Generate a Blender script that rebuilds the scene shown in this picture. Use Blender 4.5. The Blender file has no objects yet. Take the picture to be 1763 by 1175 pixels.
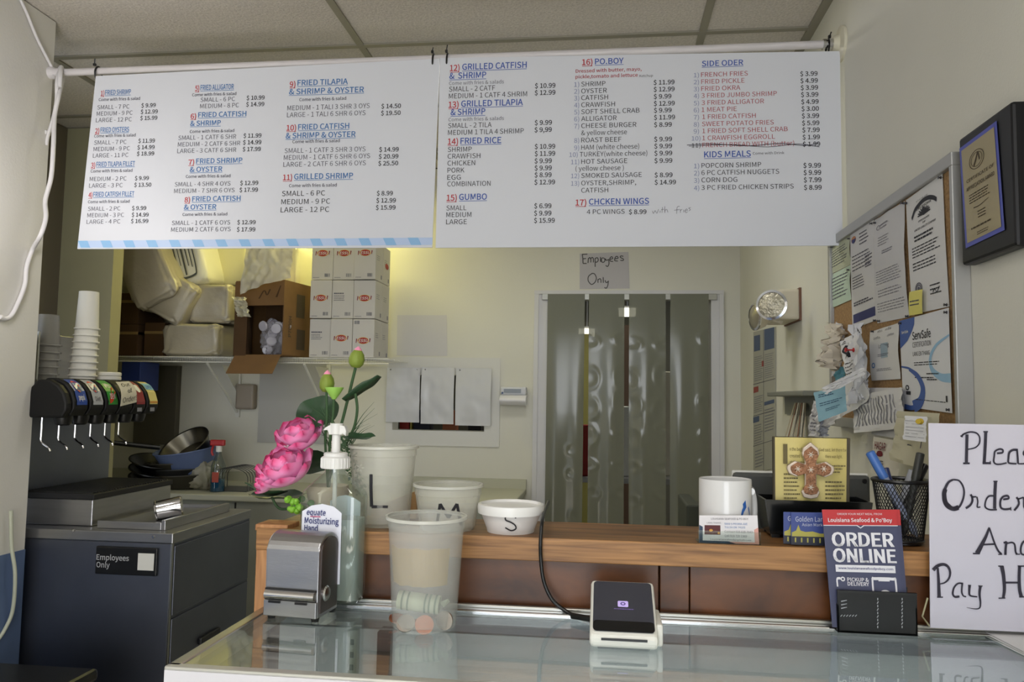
import bpy, math, random, mathutils
from mathutils import Vector as V, Matrix, noise
random.seed(7)
C = bpy.context.scene.collection
# ------------------------------------------------------------------ camera
F, CX, CY, EYE = 1340.0, 881.5, 587.5, 1.42
YA = V((1040-CX, 688-CY, F)).normalized()
XA = -V((-11400-CX, 498-CY, F)); XA = (XA - YA*XA.dot(YA)).normalized()
ZA = XA.cross(YA)                     # world axes expressed in image axes (right, down, forward)
def at(px, py, X=None, Y=None, Z=None):
    d = V((px-CX, py-CY, F)); w = V((d.dot(XA), d.dot(YA), d.dot(ZA)))
    t = Y/w.y if Y is not None else (X/w.x if X is not None else (Z-EYE)/w.z)
    p = w*t; p.z += EYE; return p
cam = bpy.data.cameras.new('camera'); co = bpy.data.objects.new('camera', cam); C.objects.link(co)
cam.sensor_width = 36; cam.lens = F/1763*36; cam.clip_start = .02; cam.clip_end = 60
r = V((XA.x, YA.x, ZA.x)); u = -V((XA.y, YA.y, ZA.y)); b = -V((XA.z, YA.z, ZA.z))
co.matrix_world = Matrix(((r.x,u.x,b.x,0),(r.y,u.y,b.y,0),(r.z,u.z,b.z,EYE),(0,0,0,1)))
bpy.context.scene.camera = co
# ------------------------------------------------------------------ light
sc = bpy.context.scene
sc.view_settings.view_transform = 'Standard'; sc.view_settings.look = 'None'
sc.view_settings.gamma = 1; sc.view_settings.use_curve_mapping = False
sc.view_settings.exposure = 0.0
w = bpy.data.worlds.new('world'); sc.world = w; w.use_nodes = True
w.node_tree.nodes['Background'].inputs[0].default_value = (.80,.88,1,1)
w.node_tree.nodes['Background'].inputs[1].default_value = 1.6
def area(name, loc, rot, sx, sy, p, col):
    l = bpy.data.lights.new(name, 'AREA'); l.shape = 'RECTANGLE'; l.size = sx; l.size_y = sy; l.energy = p; l.color = col
    o = bpy.data.objects.new(name, l); C.objects.link(o); o.location = loc; o.rotation_euler = rot; return o
R = math.radians
area('window_daylight', (-.05,-3.3,1.35), (R(90),0,0), 1.7, 2.0, 50, (.95,.97,1))
sl = bpy.data.lights.new('sun', 'SUN'); sl.energy = 17; sl.angle = R(.6); sl.color = (1,.96,.9)
so = bpy.data.objects.new('sun', sl); C.objects.link(so); so.rotation_euler = (R(48),0,R(-6))
area('customer_ceiling_light', (-.55,-.4,2.66), (0,0,0), 1.1, .55, 20, (1,.97,.93))
area('kitchen_side_ceiling_light', (-1.5,3.95,2.62), (0,0,0), .5, .25, 8.5, (1,.90,.30))
area('staff_side_fill', (-.25,3.0,2.69), (0,0,0), 1.1, .3, 8, (1,.98,.92))  # added fill without a known fixture, brightens the back wall
area('display_case_fill', (.1,.89,1.062), (R(50),0,0), 1.1, .03, .8, (.93,.97,1))  # added strip light, lifts the case interior seen through the glass
area('back_kitchen_light', (.1,5.6,2.3), (0,0,0), .8, .4, 7, (1,.97,.85))
pl = bpy.data.lights.new('left_wall_fill', 'POINT'); pl.energy = 5; pl.shadow_soft_size = .08; pl.color = (1,.95,.93)
po = bpy.data.objects.new('left_wall_fill', pl); C.objects.link(po); po.location = (-1.68, 1.93, 1.98)  # added point light out of view, makes the bright spot on the wall
# ------------------------------------------------------------------ helpers
def lin(c): return tuple(((x/255)/12.92 if x/255 <= .04045 else ((x/255+.055)/1.055)**2.4) for x in c)
MATS = {}
def mat(name, rgb=(200,200,200), rough=.6, metal=0, spec=.5, bump=0, bscale=60, var=0, vscale=4, attr=False, emit=0, alpha=1, trans=0, sheen=0, stretch=None):
    if name in MATS: return MATS[name]
    m = bpy.data.materials.new(name); m.use_nodes = True; nt = m.node_tree; N = nt.nodes; L = nt.links
    p = N['Principled BSDF']; c = lin(rgb)+(1,)
    p.inputs['Base Color'].default_value = c; p.inputs['Roughness'].default_value = rough
    p.inputs['Metallic'].default_value = metal; p.inputs['Specular IOR Level'].default_value = spec
    if trans: p.inputs['Transmission Weight'].default_value = trans
    tc = N.new('ShaderNodeTexCoord'); mp = N.new('ShaderNodeMapping'); L.new(tc.outputs['Object'], mp.inputs[0])
    if stretch: mp.inputs['Scale'].default_value = stretch
    if attr:
        a = N.new('ShaderNodeAttribute'); a.attribute_name = 'Col'; L.new(a.outputs['Color'], p.inputs['Base Color'])
    elif var:
        n = N.new('ShaderNodeTexNoise'); n.inputs['Scale'].default_value = vscale; n.inputs['Detail'].default_value = 6
        L.new(mp.outputs[0], n.inputs['Vector'])
        cr = N.new('ShaderNodeValToRGB'); cr.color_ramp.elements[0].position = .3; cr.color_ramp.elements[1].position = .7
        cr.color_ramp.elements[0].color = tuple(x*(1-var) for x in c[:3])+(1,); cr.color_ramp.elements[1].color = tuple(min(1,x*(1+var*.6)) for x in c[:3])+(1,)
        L.new(n.outputs['Fac'], cr.inputs[0]); L.new(cr.outputs[0], p.inputs['Base Color'])
    if bump:
        n = N.new('ShaderNodeTexNoise'); n.inputs['Scale'].default_value = bscale; n.inputs['Detail'].default_value = 4
        L.new(mp.outputs[0], n.inputs['Vector'])
        bp = N.new('ShaderNodeBump'); bp.inputs['Strength'].default_value = bump; bp.inputs['Distance'].default_value = .004
        L.new(n.outputs['Fac'], bp.inputs['Height']); L.new(bp.outputs[0], p.inputs['Normal'])
    if emit:
        p.inputs['Emission Color'].default_value = c; p.inputs['Emission Strength'].default_value = emit
    if alpha < 1:
        tr = N.new('ShaderNodeBsdfTransparent'); mx = N.new('ShaderNodeMixShader'); mx.inputs[0].default_value = alpha
        tr.inputs[0].default_value = tuple(min(1,.75+.25*x) for x in c[:3])+(1,)
        L.new(tr.outputs[0], mx.inputs[1]); L.new(p.outputs[0], mx.inputs[2]); L.new(mx.outputs[0], N['Material Output'].inputs[0])
    MATS[name] = m; return m
def glassmat(name, tint=(235,245,240), base=.04, rough=.02, ior=1.5):
    if name in MATS: return MATS[name]
    m = bpy.data.materials.new(name); m.use_nodes = True; nt = m.node_tree; N = nt.nodes; L = nt.links
    N.remove(N['Principled BSDF'])
    tr = N.new('ShaderNodeBsdfTransparent'); tr.inputs[0].default_value = lin(tint)+(1,)
    gl = N.new('ShaderNodeBsdfGlossy'); gl.inputs['Roughness'].default_value = rough
    fr = N.new('ShaderNodeFresnel'); ge = N.new('ShaderNodeNewGeometry'); mi = N.new('ShaderNodeMapRange')
    mi.inputs['To Min'].default_value = ior; mi.inputs['To Max'].default_value = 1/ior
    L.new(ge.outputs['Backfacing'], mi.inputs['Value']); L.new(mi.outputs[0], fr.inputs[0])
    ad = N.new('ShaderNodeMath'); ad.operation = 'ADD'; ad.inputs[1].default_value = base; ad.use_clamp = True
    mx = N.new('ShaderNodeMixShader'); L.new(fr.outputs[0], ad.inputs[0]); L.new(ad.outputs[0], mx.inputs[0])
    L.new(tr.outputs[0], mx.inputs[1]); L.new(gl.outputs[0], mx.inputs[2]); L.new(mx.outputs[0], N['Material Output'].inputs[0])
    MATS[name] = m; return m
def woodmat(name, c0, c1, rough=.45, stretch=(1.5,14,30), sc_=5):
    m = bpy.data.materials.new(name); m.use_nodes = True; nt = m.node_tree; N = nt.nodes; L = nt.links; p = N['Principled BSDF']
    tc = N.new('ShaderNodeTexCoord'); mp = N.new('ShaderNodeMapping'); mp.inputs['Scale'].default_value = stretch
    n = N.new('ShaderNodeTexNoise'); n.inputs['Scale'].default_value = sc_; n.inputs['Detail'].default_value = 8; n.inputs['Distortion'].default_value = .6
    cr = N.new('ShaderNodeValToRGB'); cr.color_ramp.elements[0].color = lin(c0)+(1,); cr.color_ramp.elements[1].color = lin(c1)+(1,)
    cr.color_ramp.elements[0].position = .32; cr.color_ramp.elements[1].position = .68
    L.new(tc.outputs['Object'], mp.inputs[0]); L.new(mp.outputs[0], n.inputs['Vector']); L.new(n.outputs['Fac'], cr.inputs[0]); L.new(cr.outputs[0], p.inputs['Base Color'])
    bp = N.new('ShaderNodeBump'); bp.inputs['Strength'].default_value = .15; bp.inputs['Distance'].default_value = .002
    L.new(n.outputs['Fac'], bp.inputs['Height']); L.new(bp.outputs[0], p.inputs['Normal']); p.inputs['Roughness'].default_value = rough
    MATS[name] = m; return m
def tag(o, label=None, cat=None, group=None, kind=None):
    for k, v_ in (('label',label),('category',cat),('group',group),('kind',kind)):
        if v_: o[k] = v_
    return o
ROOT = {}
def thing(name, label, cat, loc, group=None):
    o = bpy.data.objects.new(name, None); C.objects.link(o); o.location = loc; o.empty_display_size = .05
    ROOT[o] = V(loc); return tag(o, label, cat, group)
PRINTS=('lettering','print','handwriting','barcode','print_out')
class MB:
    def __init__(s): s.v=[]; s.f=[]; s.c=None
    def add(s, vs, fs, col=None):
        n=len(s.v); s.v += [V(p) for p in vs]; s.f += [tuple(i+n for i in f) for f in fs]
        if col is not None:
            if s.c is None: s.c = []
            s.c += col if isinstance(col, list) else [col]*len(vs)
        return s
    def box(s,x0,x1,y0,y1,z0,z1):
        return s.add([(x,y,z) for x in (x0,x1) for y in (y0,y1) for z in (z0,z1)],[(0,1,3,2),(4,6,7,5),(0,4,5,1),(2,3,7,6),(0,2,6,4),(1,5,7,3)])
    def obox(s,c,ax,ay,az):
        c=V(c);ax=V(ax);ay=V(ay);az=V(az)
        return s.add([c+ax*i+ay*j+az*k for i in(-.5,.5) for j in(-.5,.5) for k in(-.5,.5)],[(0,1,3,2),(4,6,7,5),(0,4,5,1),(2,3,7,6),(0,2,6,4),(1,5,7,3)])
    def prism(s,poly,vec,col=None):
        n=len(poly); vec=V(vec); vs=[V(p) for p in poly]+[V(p)+vec for p in poly]
        return s.add(vs,[tuple(range(n))[::-1],tuple(range(n,2*n))]+[(i,(i+1)%n,n+(i+1)%n,n+i) for i in range(n)],col)
    def quad(s,a,b,c,d): return s.add([a,b,c,d],[(0,1,2,3)])
    def tube(s,pts,r,seg=8,close=False):
        pts=[V(p) for p in pts]; n=len(pts); rs=r if isinstance(r,(list,tuple)) else [r]*n
        t=(pts[1]-pts[0]).normalized(); up=V((0,0,1)) if abs(t.z)<.9 else V((1,0,0)); a=t.cross(up).normalized(); vs=[]
        for i,p in enumerate(pts):
            t=(pts[min(i+1,n-1)]-pts[max(i-1,0)]).normalized(); a=(a-t*a.dot(t)).normalized(); bb=t.cross(a)
            vs += [p+(a*math.cos(2*math.pi*k/seg)+bb*math.sin(2*math.pi*k/seg))*rs[i] for k in range(seg)]
        fs=[(i*seg+k,i*seg+(k+1)%seg,(i+1)*seg+(k+1)%seg,(i+1)*seg+k) for i in range(n-1) for k in range(seg)]
        fs += [tuple(range(seg))[::-1],tuple(range((n-1)*seg,n*seg))]
        return s.add(vs,fs)
    def lathe(s,base,prof,seg=32,axis=(0,0,1),cap=True,sx=1,sy=1,col=None):
        base=V(base);ax=V(axis).normalized(); a=ax.orthogonal().normalized() if abs(ax.z)<.999 else V((1,0,0)); bb=ax.cross(a); vs=[]
        for (rr,h) in prof: vs += [base+ax*h+(a*math.cos(2*math.pi*k/seg)*sx+bb*math.sin(2*math.pi*k/seg)*sy)*rr for k in range(seg)]
        n=len(prof); fs=[(i*seg+k,i*seg+(k+1)%seg,(i+1)*seg+(k+1)%seg,(i+1)*seg+k) for i in range(n-1) for k in range(seg)]
        if cap: fs += [tuple(range(seg))[::-1],tuple(range((n-1)*seg,n*seg))]
        return s.add(vs,fs,col)
    def grid(s,fn,nu,nv,cfn=None):
        vs=[fn(i/nu,j/nv) for j in range(nv+1) for i in range(nu+1)]
        return s.add(vs,[(j*(nu+1)+i,j*(nu+1)+i+1,(j+1)*(nu+1)+i+1,(j+1)*(nu+1)+i) for j in range(nv) for i in range(nu)],
            [cfn(i/nu,j/nv) for j in range(nv+1) for i in range(nu+1)] if cfn else None)
    def build(s,name,m,parent=None,label=None,cat=None,group=None,kind=None,smooth=False,bevel=0,solid=0,wire=0,sub=0):
        if parent is not None:
            loc=ROOT[parent]
        else:
            xs=[p.x for p in s.v];ys=[p.y for p in s.v];zs=[p.z for p in s.v]; loc=V(((min(xs)+max(xs))/2,(min(ys)+max(ys))/2,min(zs)))
        me=bpy.data.meshes.new(name); me.from_pydata([p-loc for p in s.v],[],s.f); me.materials.append(m)
        if s.c is not None and len(s.c)==len(s.v):
            ca=me.color_attributes.new('Col','FLOAT_COLOR','POINT')
            for i,c in enumerate(s.c): ca.data[i].color=lin(c)+(1,)
        me.update()
        if smooth:
            me.polygons.foreach_set('use_smooth',[True]*len(me.polygons)); me.set_sharp_from_angle(angle=R(35 if smooth is True else smooth))
        o=bpy.data.objects.new(name,me); C.objects.link(o)
        if parent is not None: o.parent=parent
        else: o.location=loc
        ROOT[o]=loc
        if parent is not None and kind is None and (name.endswith(PRINTS)): kind='stuff'
        if solid: md=o.modifiers.new('solid','SOLIDIFY'); md.thickness=solid; md.offset=0
        if wire: md=o.modifiers.new('wire','WIREFRAME'); md.thickness=wire
        if bevel: md=o.modifiers.new('bevel','BEVEL'); md.width=bevel; md.segments=2; md.limit_method='ANGLE'
        if sub: md=o.modifiers.new('sub','SUBSURF'); md.levels=sub; md.render_levels=sub
        return tag(o,label,cat,group,kind)
def copy_tree(o, off, parent=None, **kw):
    c=o.copy(); C.objects.link(c)
    if parent is not None: c.parent=parent
    else: c.location=o.location+V(off)
    for ch in o.children: copy_tree(ch,off,c)
    tag(c,**kw); return c
def crv(pts, n=8):
    pts=[V(p) for p in pts]; out=[]; P=[pts[0]*2-pts[1]]+pts+[pts[-1]*2-pts[-2]]
    for i in range(1,len(P)-2):
        for k in range(n):
            t=k/n; out.append(.5*((2*P[i])+(-P[i-1]+P[i+1])*t+(2*P[i-1]-5*P[i]+4*P[i+1]-P[i+2])*t*t+(-P[i-1]+3*P[i]-3*P[i+1]+P[i+2])*t**3))
    return out+[pts[-1]]
# surfaces: callables (x, y) -> point, with normal .n
class Wall:
    def __init__(s,X=None,Y=None,ox=0,oy=0,sc=1):
        s.X=X;s.Y=Y;s.ox=ox;s.oy=oy;s.sc=sc; s.n=V((0,-1,0)) if Y is not None else V((-1,0,0)); s.flat=True
    def __call__(s,x,y): return at(s.ox+x/s.sc,s.oy+y/s.sc,X=s.X,Y=s.Y)
    def zoom(s,ox,oy,sc): return Wall(s.X,s.Y,ox,oy,sc)
class Quad:   # u,v in 0..1 ; corners TL TR BR BL
    def __init__(s,a,b,c,d): s.q=[V(p) for p in (a,b,c,d)]; s.n=(s.q[3]-s.q[0]).cross(s.q[1]-s.q[0]).normalized(); s.flat=False
    def __call__(s,u_,v_): a,b_,c,d=s.q; return a*(1-u_)*(1-v_)+b_*u_*(1-v_)+c*u_*v_+d*(1-u_)*v_
_tc={}
FONT=None
try:
    import os
    _p=os.path.join(bpy.utils.system_resource('DATAFILES'),'fonts','Noto Sans CJK Regular.woff2')   # the sans serif that ships with Blender
    if os.path.exists(_p): FONT=bpy.data.fonts.load(_p)
except Exception: FONT=None
def glyphs(t,bold):
    k=(t,bold)
    if k in _tc: return _tc[k]
    cu=bpy.data.curves.new('t','FONT'); cu.body=t
    if FONT: cu.font=FONT
    cu.resolution_u=3 if len(t)<24 else 2
    if bold: cu.offset=.006 if FONT else .009
    o=bpy.data.objects.new('t',cu); me=bpy.data.meshes.new_from_object(o)
    vs=[(p.co.x,p.co.y) for p in me.vertices]; fs=[tuple(p.vertices) for p in me.polygons]
    bpy.data.objects.remove(o); bpy.data.meshes.remove(me); bpy.data.curves.remove(cu)
    xs=[p[0] for p in vs] or [0,1]; _tc[k]=(vs,fs,min(xs),max(xs)); return _tc[k]
_h=glyphs('H',False); CAP=max(p[1] for p in _h[0])
def text(mb,S,t,xl,xr,y,h,bold=False,off=.0008,ul=False,slant=0):
    vs,fs,x0,x1=glyphs(t,bold); p0=S(xl,y)
    if S.flat:
        p1=S(xr,y); p1.z=p0.z; up=V((0,0,(S(xl,y-h)-p0).length))
    else: p1=S(xr,y); up=S(xl,y-h)-p0
    ax=(p1-p0)/(x1-x0); o=S.n*off
    mb.add([p0+ax*(x-x0+slant*yy)+up*(yy/CAP)+o for x,yy in vs],fs)
    if ul:
        a=p0-up*.16+o; b_=p1-up*.16+o; mb.quad(a-up*.09,b_-up*.09,b_,a)
def bar(mb,S,xl,xr,y0,y1,off=.0008):
    o=S.n*off
    if not S.flat and (abs(xr-xl)>.12 or abs(y1-y0)>.12):
        return mb.grid(lambda u_,v_: S(xl+(xr-xl)*u_, y0+(y1-y0)*v_)+o, 8, 8)
    mb.quad(S(xl,y1)+o,S(xr,y1)+o,S(xr,y0)+o,S(xl,y0)+o)
def stroke(mb,S,pts,w0,w1=None,off=.0008,n=6):
    if w1 is None: w1=w0
    P=crv([(x,y,0) for x,y in pts],n) if len(pts)>2 else [V((x,y,0)) for x,y in pts]; N_=len(P); vs=[]; o=S.n*off
    for i,p in enumerate(P):
        t=(P[min(i+1,N_-1)]-P[max(i-1,0)]); t=t.normalized() if t.length>0 else V((1,0,0)); nn=V((-t.y,t.x,0)); ww=(w0+(w1-w0)*i/(N_-1))/2
        a=p+nn*ww;b_=p-nn*ww; vs += [S(a.x,a.y)+o,S(b_.x,b_.y)+o]
    mb.add(vs,[(2*i,2*i+1,2*i+3,2*i+2) for i in range(N_-1)])
def fine(mb,S,x0,x1,y0,y1,n,h=.55,off=.0008,rag=.25):
    """rows of word-length bars: print too small to read"""
    st=(y1-y0)/n
    for i in range(n):
        y=y0+st*i; x=x0; end=x1-(x1-x0)*random.random()*rag
        while x<end:
            wd=min(end-x,(x1-x0)*random.uniform(.05,.16)); bar(mb,S,x,x+wd,y,y+st*h,off); x+=wd+(x1-x0)*.02
def disc(mb,S,cx,cy,rx,ry,off=.0008,n=24,hole=0):
    o=S.n*off
    if hole:
        vs=[S(cx+rx*k*math.cos(2*math.pi*i/n),cy+ry*k*math.sin(2*math.pi*i/n))+o for k in (1,hole) for i in range(n)]
        mb.add(vs,[(i,(i+1)%n,n+(i+1)%n,n+i) for i in range(n)])
    else: mb.add([S(cx+rx*math.cos(2*math.pi*i/n),cy+ry*math.sin(2*math.pi*i/n))+o for i in range(n)],[tuple(range(n))])
def bez_poly(mb,S,pts,off=.0008): mb.add([S(x,y)+S.n*off for x,y in pts],[tuple(range(len(pts)))])
def lump(mb,c,rad,amp=.05,fr=3,pw=.5,rot=0,tilt=0,n=28,seed=0):
    """rounded bundle: superellipsoid with noise"""
    c=V(c); M=Matrix.Rotation(rot,3,'Z')@Matrix.Rotation(tilt,3,'Y')
    def sp(a,p): return math.copysign(abs(a)**p,a)
    vs=[];fs=[]
    for j in range(n+1):
        th=-math.pi/2+math.pi*j/n
        for i in range(2*n):
            ph=math.pi*i/n; q=V((sp(math.cos(th),pw)*sp(math.cos(ph),pw),sp(math.cos(th),pw)*sp(math.sin(ph),pw),sp(math.sin(th),pw)))
            d=1+amp*noise.noise(q*fr+V((seed,seed*2,0)))+amp*.5*noise.noise(q*fr*2.7+V((seed,0,9)))
            q=V((q.x*rad[0],q.y*rad[1],q.z*rad[2]))*d; vs.append(c+M@q)
    m=2*n
    for j in range(n):
        for i in range(m): fs.append((j*m+i,j*m+(i+1)%m,(j+1)*m+(i+1)%m,(j+1)*m+i))
    return mb.add(vs,fs)
# ------------------------------------------------------------------ materials
wallm = mat('wall_paint',(218,217,206),.75,bump=.12,bscale=160,var=.03,vscale=2)
wallL = mat('column_paint',(216,214,208),.7,bump=.12,bscale=120,var=.03,vscale=2)
beige = mat('partition_paint',(176,172,140),.8,var=.05)
blue_wall = mat('blue_wainscot',(92,112,148),.6,var=.08,vscale=6)
trimm = mat('trim_paint',(212,212,214),.5,var=.03)
tile_m = mat('ceiling_tile_fibre',(204,198,190),.95,bump=1,bscale=110,var=.16,vscale=120)
bar_m = mat('ceiling_grid_paint',(140,136,122),.6)
steel = mat('brushed_steel',(170,170,172),.32,1,bump=.05,bscale=90,var=.1,vscale=6,stretch=(1,1,8))
steel_dk = mat('dull_cabinet_steel',(118,122,134),.42,1,var=.14,vscale=3)
chrome = mat('polished_chrome',(210,210,212),.12,1)
alu = mat('anodised_aluminium',(178,178,172),.3,1)
blackp = mat('black_plastic',(16,16,17),.35)
blackm = mat('matte_black',(20,20,21),.7)
whitep = mat('white_plastic',(222,222,216),.4)
whitefab = mat('banner_vinyl',(216,219,227),.45)
paper = mat('white_paper',(212,212,214),.85)
paper2 = mat('aged_paper',(204,198,178),.85)
foam = mat('white_foam',(224,222,214),.7,bump=.1,bscale=200)
ink = mat('black_ink',(38,38,44),.7); ink_g = mat('grey_ink',(92,92,104),.7); ink_l=mat('pale_grey_ink',(134,134,142),.7)
red_i = mat('red_ink',(186,52,60),.7); blue_i = mat('blue_ink',(70,118,176),.7); blue_k = mat('royal_blue_ink',(64,92,172),.7)
lilac_i = mat('lilac_ink',(128,138,176),.7); navy = mat('navy_ink',(40,48,110),.6); dred=mat('brick_red_ink',(168,72,78),.7)
skyb = mat('sky_blue_print',(140,186,228),.5); palb = mat('pale_blue_print',(186,206,238),.5)
glass = glassmat('case_glass',(238,242,240),.12,.015,1.55)
wood = woodmat('ledge_oak',(94,62,34),(152,108,62)); wood_e = woodmat('post_pine',(150,100,58),(190,140,90),stretch=(14,14,1.5))
brown = woodmat('stained_panel',(56,30,13),(106,62,28),.38,stretch=(2,2,3),sc_=5)
deli = mat('frosted_plastic',(230,230,222),.28,alpha=.28); deli2 = mat('clearer_plastic',(226,228,224),.2,alpha=.2)
clearp = mat('clear_cup_plastic',(196,194,190),.15,alpha=.4)
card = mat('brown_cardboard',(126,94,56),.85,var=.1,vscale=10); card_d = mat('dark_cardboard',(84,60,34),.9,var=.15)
# ------------------------------------------------------------------ setting
XR, XL, YB, ZC, YF = .728, -1.94, 4.3, 2.725, -3.5
def st(mb,name,m,**k): return mb.build(name,m,kind='structure',**k)
st(MB().box(-3.4,2.2,YF,7.2,-.06,0),'floor',mat('floor_tile',(186,180,168),.4,var=.2))
ceil = st(MB().box(-3.4,1.4,YF,7.2,ZC+.03,ZC+.09),'ceiling',mat('plenum',(60,60,58),.9))
# grid: bars along Y at these X, bars along X at these Y
gx=[-.911+1.25*k for k in range(-2,2)]; gy=[2.735+.61*k for k in range(-10,8)]
gx_all=[-3.4]+[g for g in gx if -3.4<g<XR]+[XR]
tile_me=None
for i in range(len(gx_all)-1):
    for j in range(len(gy)-1):
        a,b_=gx_all[i],gx_all[i+1]; c_,d_=gy[j],gy[j+1]
        if c_>4.4: continue
        MB().box(a+.006,b_-.006,c_+.006,min(d_,YB)-.006 if d_>YB else d_-.006,ZC+.004,ZC+.02).build('ceiling_tile',tile_m,ceil)
for g in gx_all[1:-1]: MB().box(g-.013,g+.013,YF,YB,ZC-.002,ZC+.012).build('grid_bar',bar_m,ceil)
for g in gy:
    if g<YB: MB().box(-3.4,XR,g-.012,g+.012,ZC-.003,ZC+.011).build('grid_bar',bar_m,ceil)
MB().box(XR-.03,XR,YF,YB,ZC-.004,ZC+.012).build('wall_angle',bar_m,ceil)
st(MB().box(XR,XR+.1,YF,YB,0,ZC),'wall_right',wallm)
zb=at(20,952,X=XL).z
wl=st(MB().box(XL-.25,XL,YF,2.462,zb,ZC),'wall_left',wallL)
st(MB().box(XL-.25,XL+.002,YF,2.464,0,zb),'trim_1',blue_wall)
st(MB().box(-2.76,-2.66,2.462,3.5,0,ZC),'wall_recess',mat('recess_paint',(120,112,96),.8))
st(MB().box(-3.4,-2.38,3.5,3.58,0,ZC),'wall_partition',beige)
st(MB().box(-3.4,-3.3,3.58,YB,0,ZC),'wall_alcove',mat('alcove_shade',(96,90,72),.8))  # darkness of the unlit alcove is put into the wall colour
# back wall with doorway and pass-through
dx0,dx1=at(941,700,Y=YB).x,at(1224,700,Y=YB).x; dz=at(1080,514,Y=YB).z
px0,px1=at(676,735,Y=YB).x,at(834,735,Y=YB).x; pz1=at(750,646,Y=YB).z; pz0=at(750,742,Y=YB).z
bw=MB(); T=.12
for (a,b_,c_,d_) in ((-3.4,px0,0,ZC),(px0,px1,0,pz0),(px0,px1,pz1,ZC),(px1,dx0,0,ZC),(dx0,dx1,dz,ZC),(dx1,XR+.1,0,ZC)):
    bw.box(a,b_,YB,YB+T,c_,d_)
st(bw,'wall_back',wallm)
# door casing
ox0,ox1=at(922,700,Y=YB).x,at(1242,700,Y=YB).x; oz=at(1080,505,Y=YB).z
d1=st(MB().box(ox0,dx0,YB-.018,YB,0,oz),'door_1',trimm)
MB().box(dx1,ox1,YB-.018,YB,0,oz).build('side_casing',trimm,d1)
MB().box(dx0,dx1,YB-.018,YB,dz,oz).build('head_casing',trimm,d1)
for (a,b_) in ((ox0-.012,ox0+.012),(ox1-.012,ox1+.012)): MB().box(a,b_,YB-.026,YB-.001,0,oz-.0085).build('casing_bead',trimm,d1)
MB().box(ox0-.012,ox1+.012,YB-.026,YB-.001,oz-.008,oz+.012).build('casing_bead',trimm,d1)
mm=MB()
for k in range(9):
    x=dx0+(dx1-dx0)*(k+.5)/9; mm.lathe((x,YB-.018,(dz+oz)/2),[(.006,0),(.004,.004)],8,axis=(0,-1,0))
mm.build('screws',mat('screw',(110,110,108),.4,1),d1,kind='stuff')
# kitchen room behind
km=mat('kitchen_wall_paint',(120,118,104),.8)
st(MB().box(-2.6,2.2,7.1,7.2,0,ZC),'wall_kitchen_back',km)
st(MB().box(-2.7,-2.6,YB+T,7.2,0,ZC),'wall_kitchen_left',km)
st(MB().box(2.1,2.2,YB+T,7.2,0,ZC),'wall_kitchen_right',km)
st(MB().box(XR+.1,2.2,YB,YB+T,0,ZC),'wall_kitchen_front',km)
st(MB().box(-3.4,2.2,YF-.1,YF,2.45,ZC),'wall_front',wallm)
st(MB().box(-3.4,2.2,YF-.1,YF,0,.35),'wall_front_sill',wallm)
win=st(MB().box(-1.94,-1.86,YF-.08,YF,.35,2.45),'window_1',alu)
for x in (-.66,.64): MB().box(x,x+.07,YF-.08,YF,.35,2.45).build('mullion',alu,win)
# kitchen contents seen through the gaps
q=thing('prep_table','steel prep table in the kitchen behind the strip curtain','table',(.15,5.6,0))
MB().box(-.5,.9,5.3,5.9,.86,.9).build('table_top',steel,q,bevel=.004)
for x in (-.46,.86):
    for y in (5.34,5.86): MB().tube([(x,y,0),(x,y,.86)],.02).build('leg',steel,q)
MB().box(-.48,.88,5.32,5.88,.3,.32).build('lower_shelf',steel,q)
def kbox(px0_,px1_,py0_,py1_,Y,name,label,cat,m):
    a=at(px0_,py1_,Y=Y);b_=at(px1_,py0_,Y=Y); return MB().box(a.x,b_.x,Y,Y+.12,a.z,b_.z).build(name,m,label=label,cat=cat,bevel=.006)
def stand(px0_,px1_,py0_,Y,z,name,label,cat,m,th=.12):
    a=at(px0_,700,Y=Y).x;b_=at(px1_,700,Y=Y).x; return MB().box(a,b_,Y,Y+th,z,at(px0_,py0_,Y=Y).z).build(name,m,label=label,cat=cat,bevel=.006)
stand(997,1020,732,5.35,.9,'food_tin','red tin on the kitchen table, seen through the left curtain gap','tin',mat('tin_red',(150,30,24),.5))
stand(1070,1096,700,5.4,.9,'white_bin','white container on the kitchen table, seen through the middle curtain gap','container',whitep)
stand(1143,1160,640,5.5,.9,'cream_box','cream box on the kitchen table, seen through the right curtain gap','box',paper2)
q=MB().box(at(995,700,Y=6.6).x,at(1018,700,Y=6.6).x,6.6,6.75,0,at(1000,575,Y=6.6).z).build('locker',mat('locker_lit_yellow',(178,170,96),.6),label='tall locker deep in the kitchen, yellow light put into its colour',cat='locker',bevel=.01)  # yellow light falling on it is put into the base colour
q=MB().box(at(1070,700,Y=6.9).x,at(1100,700,Y=6.9).x,6.9,7.0,.0,at(1080,560,Y=6.9).z).build('kitchen_door',mat('kitchen_door_brown',(104,82,66),.6),label='brown door deep in the kitchen behind the middle gap',cat='door')
# two lit lamps
lamp=mat('lit_diffuser',(255,250,225),.5,emit=2.2)
for k,(px,py,Y) in enumerate(((1010,572,6.9),(1080,537,6.6))):
    p=at(px,py,Y=Y); q=thing('ceiling_lamp','lit square lamp in the kitchen, '+('left curtain gap' if k==0 else 'middle curtain gap'),'lamp',(p.x,Y,p.z))
    MB().box(p.x-.07,p.x+.07,Y-.02,Y+.12,p.z-.03,p.z+.03).build('diffuser',lamp,q)
    MB().box(p.x-.085,p.x+.085,Y-.01,Y+.13,p.z+.03,p.z+.05).build('housing',trimm,q)
    MB().tube([(p.x,Y+.05,p.z+.05),(p.x,Y+.05,ZC+.03)],.008).build('stem',trimm,q)
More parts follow.
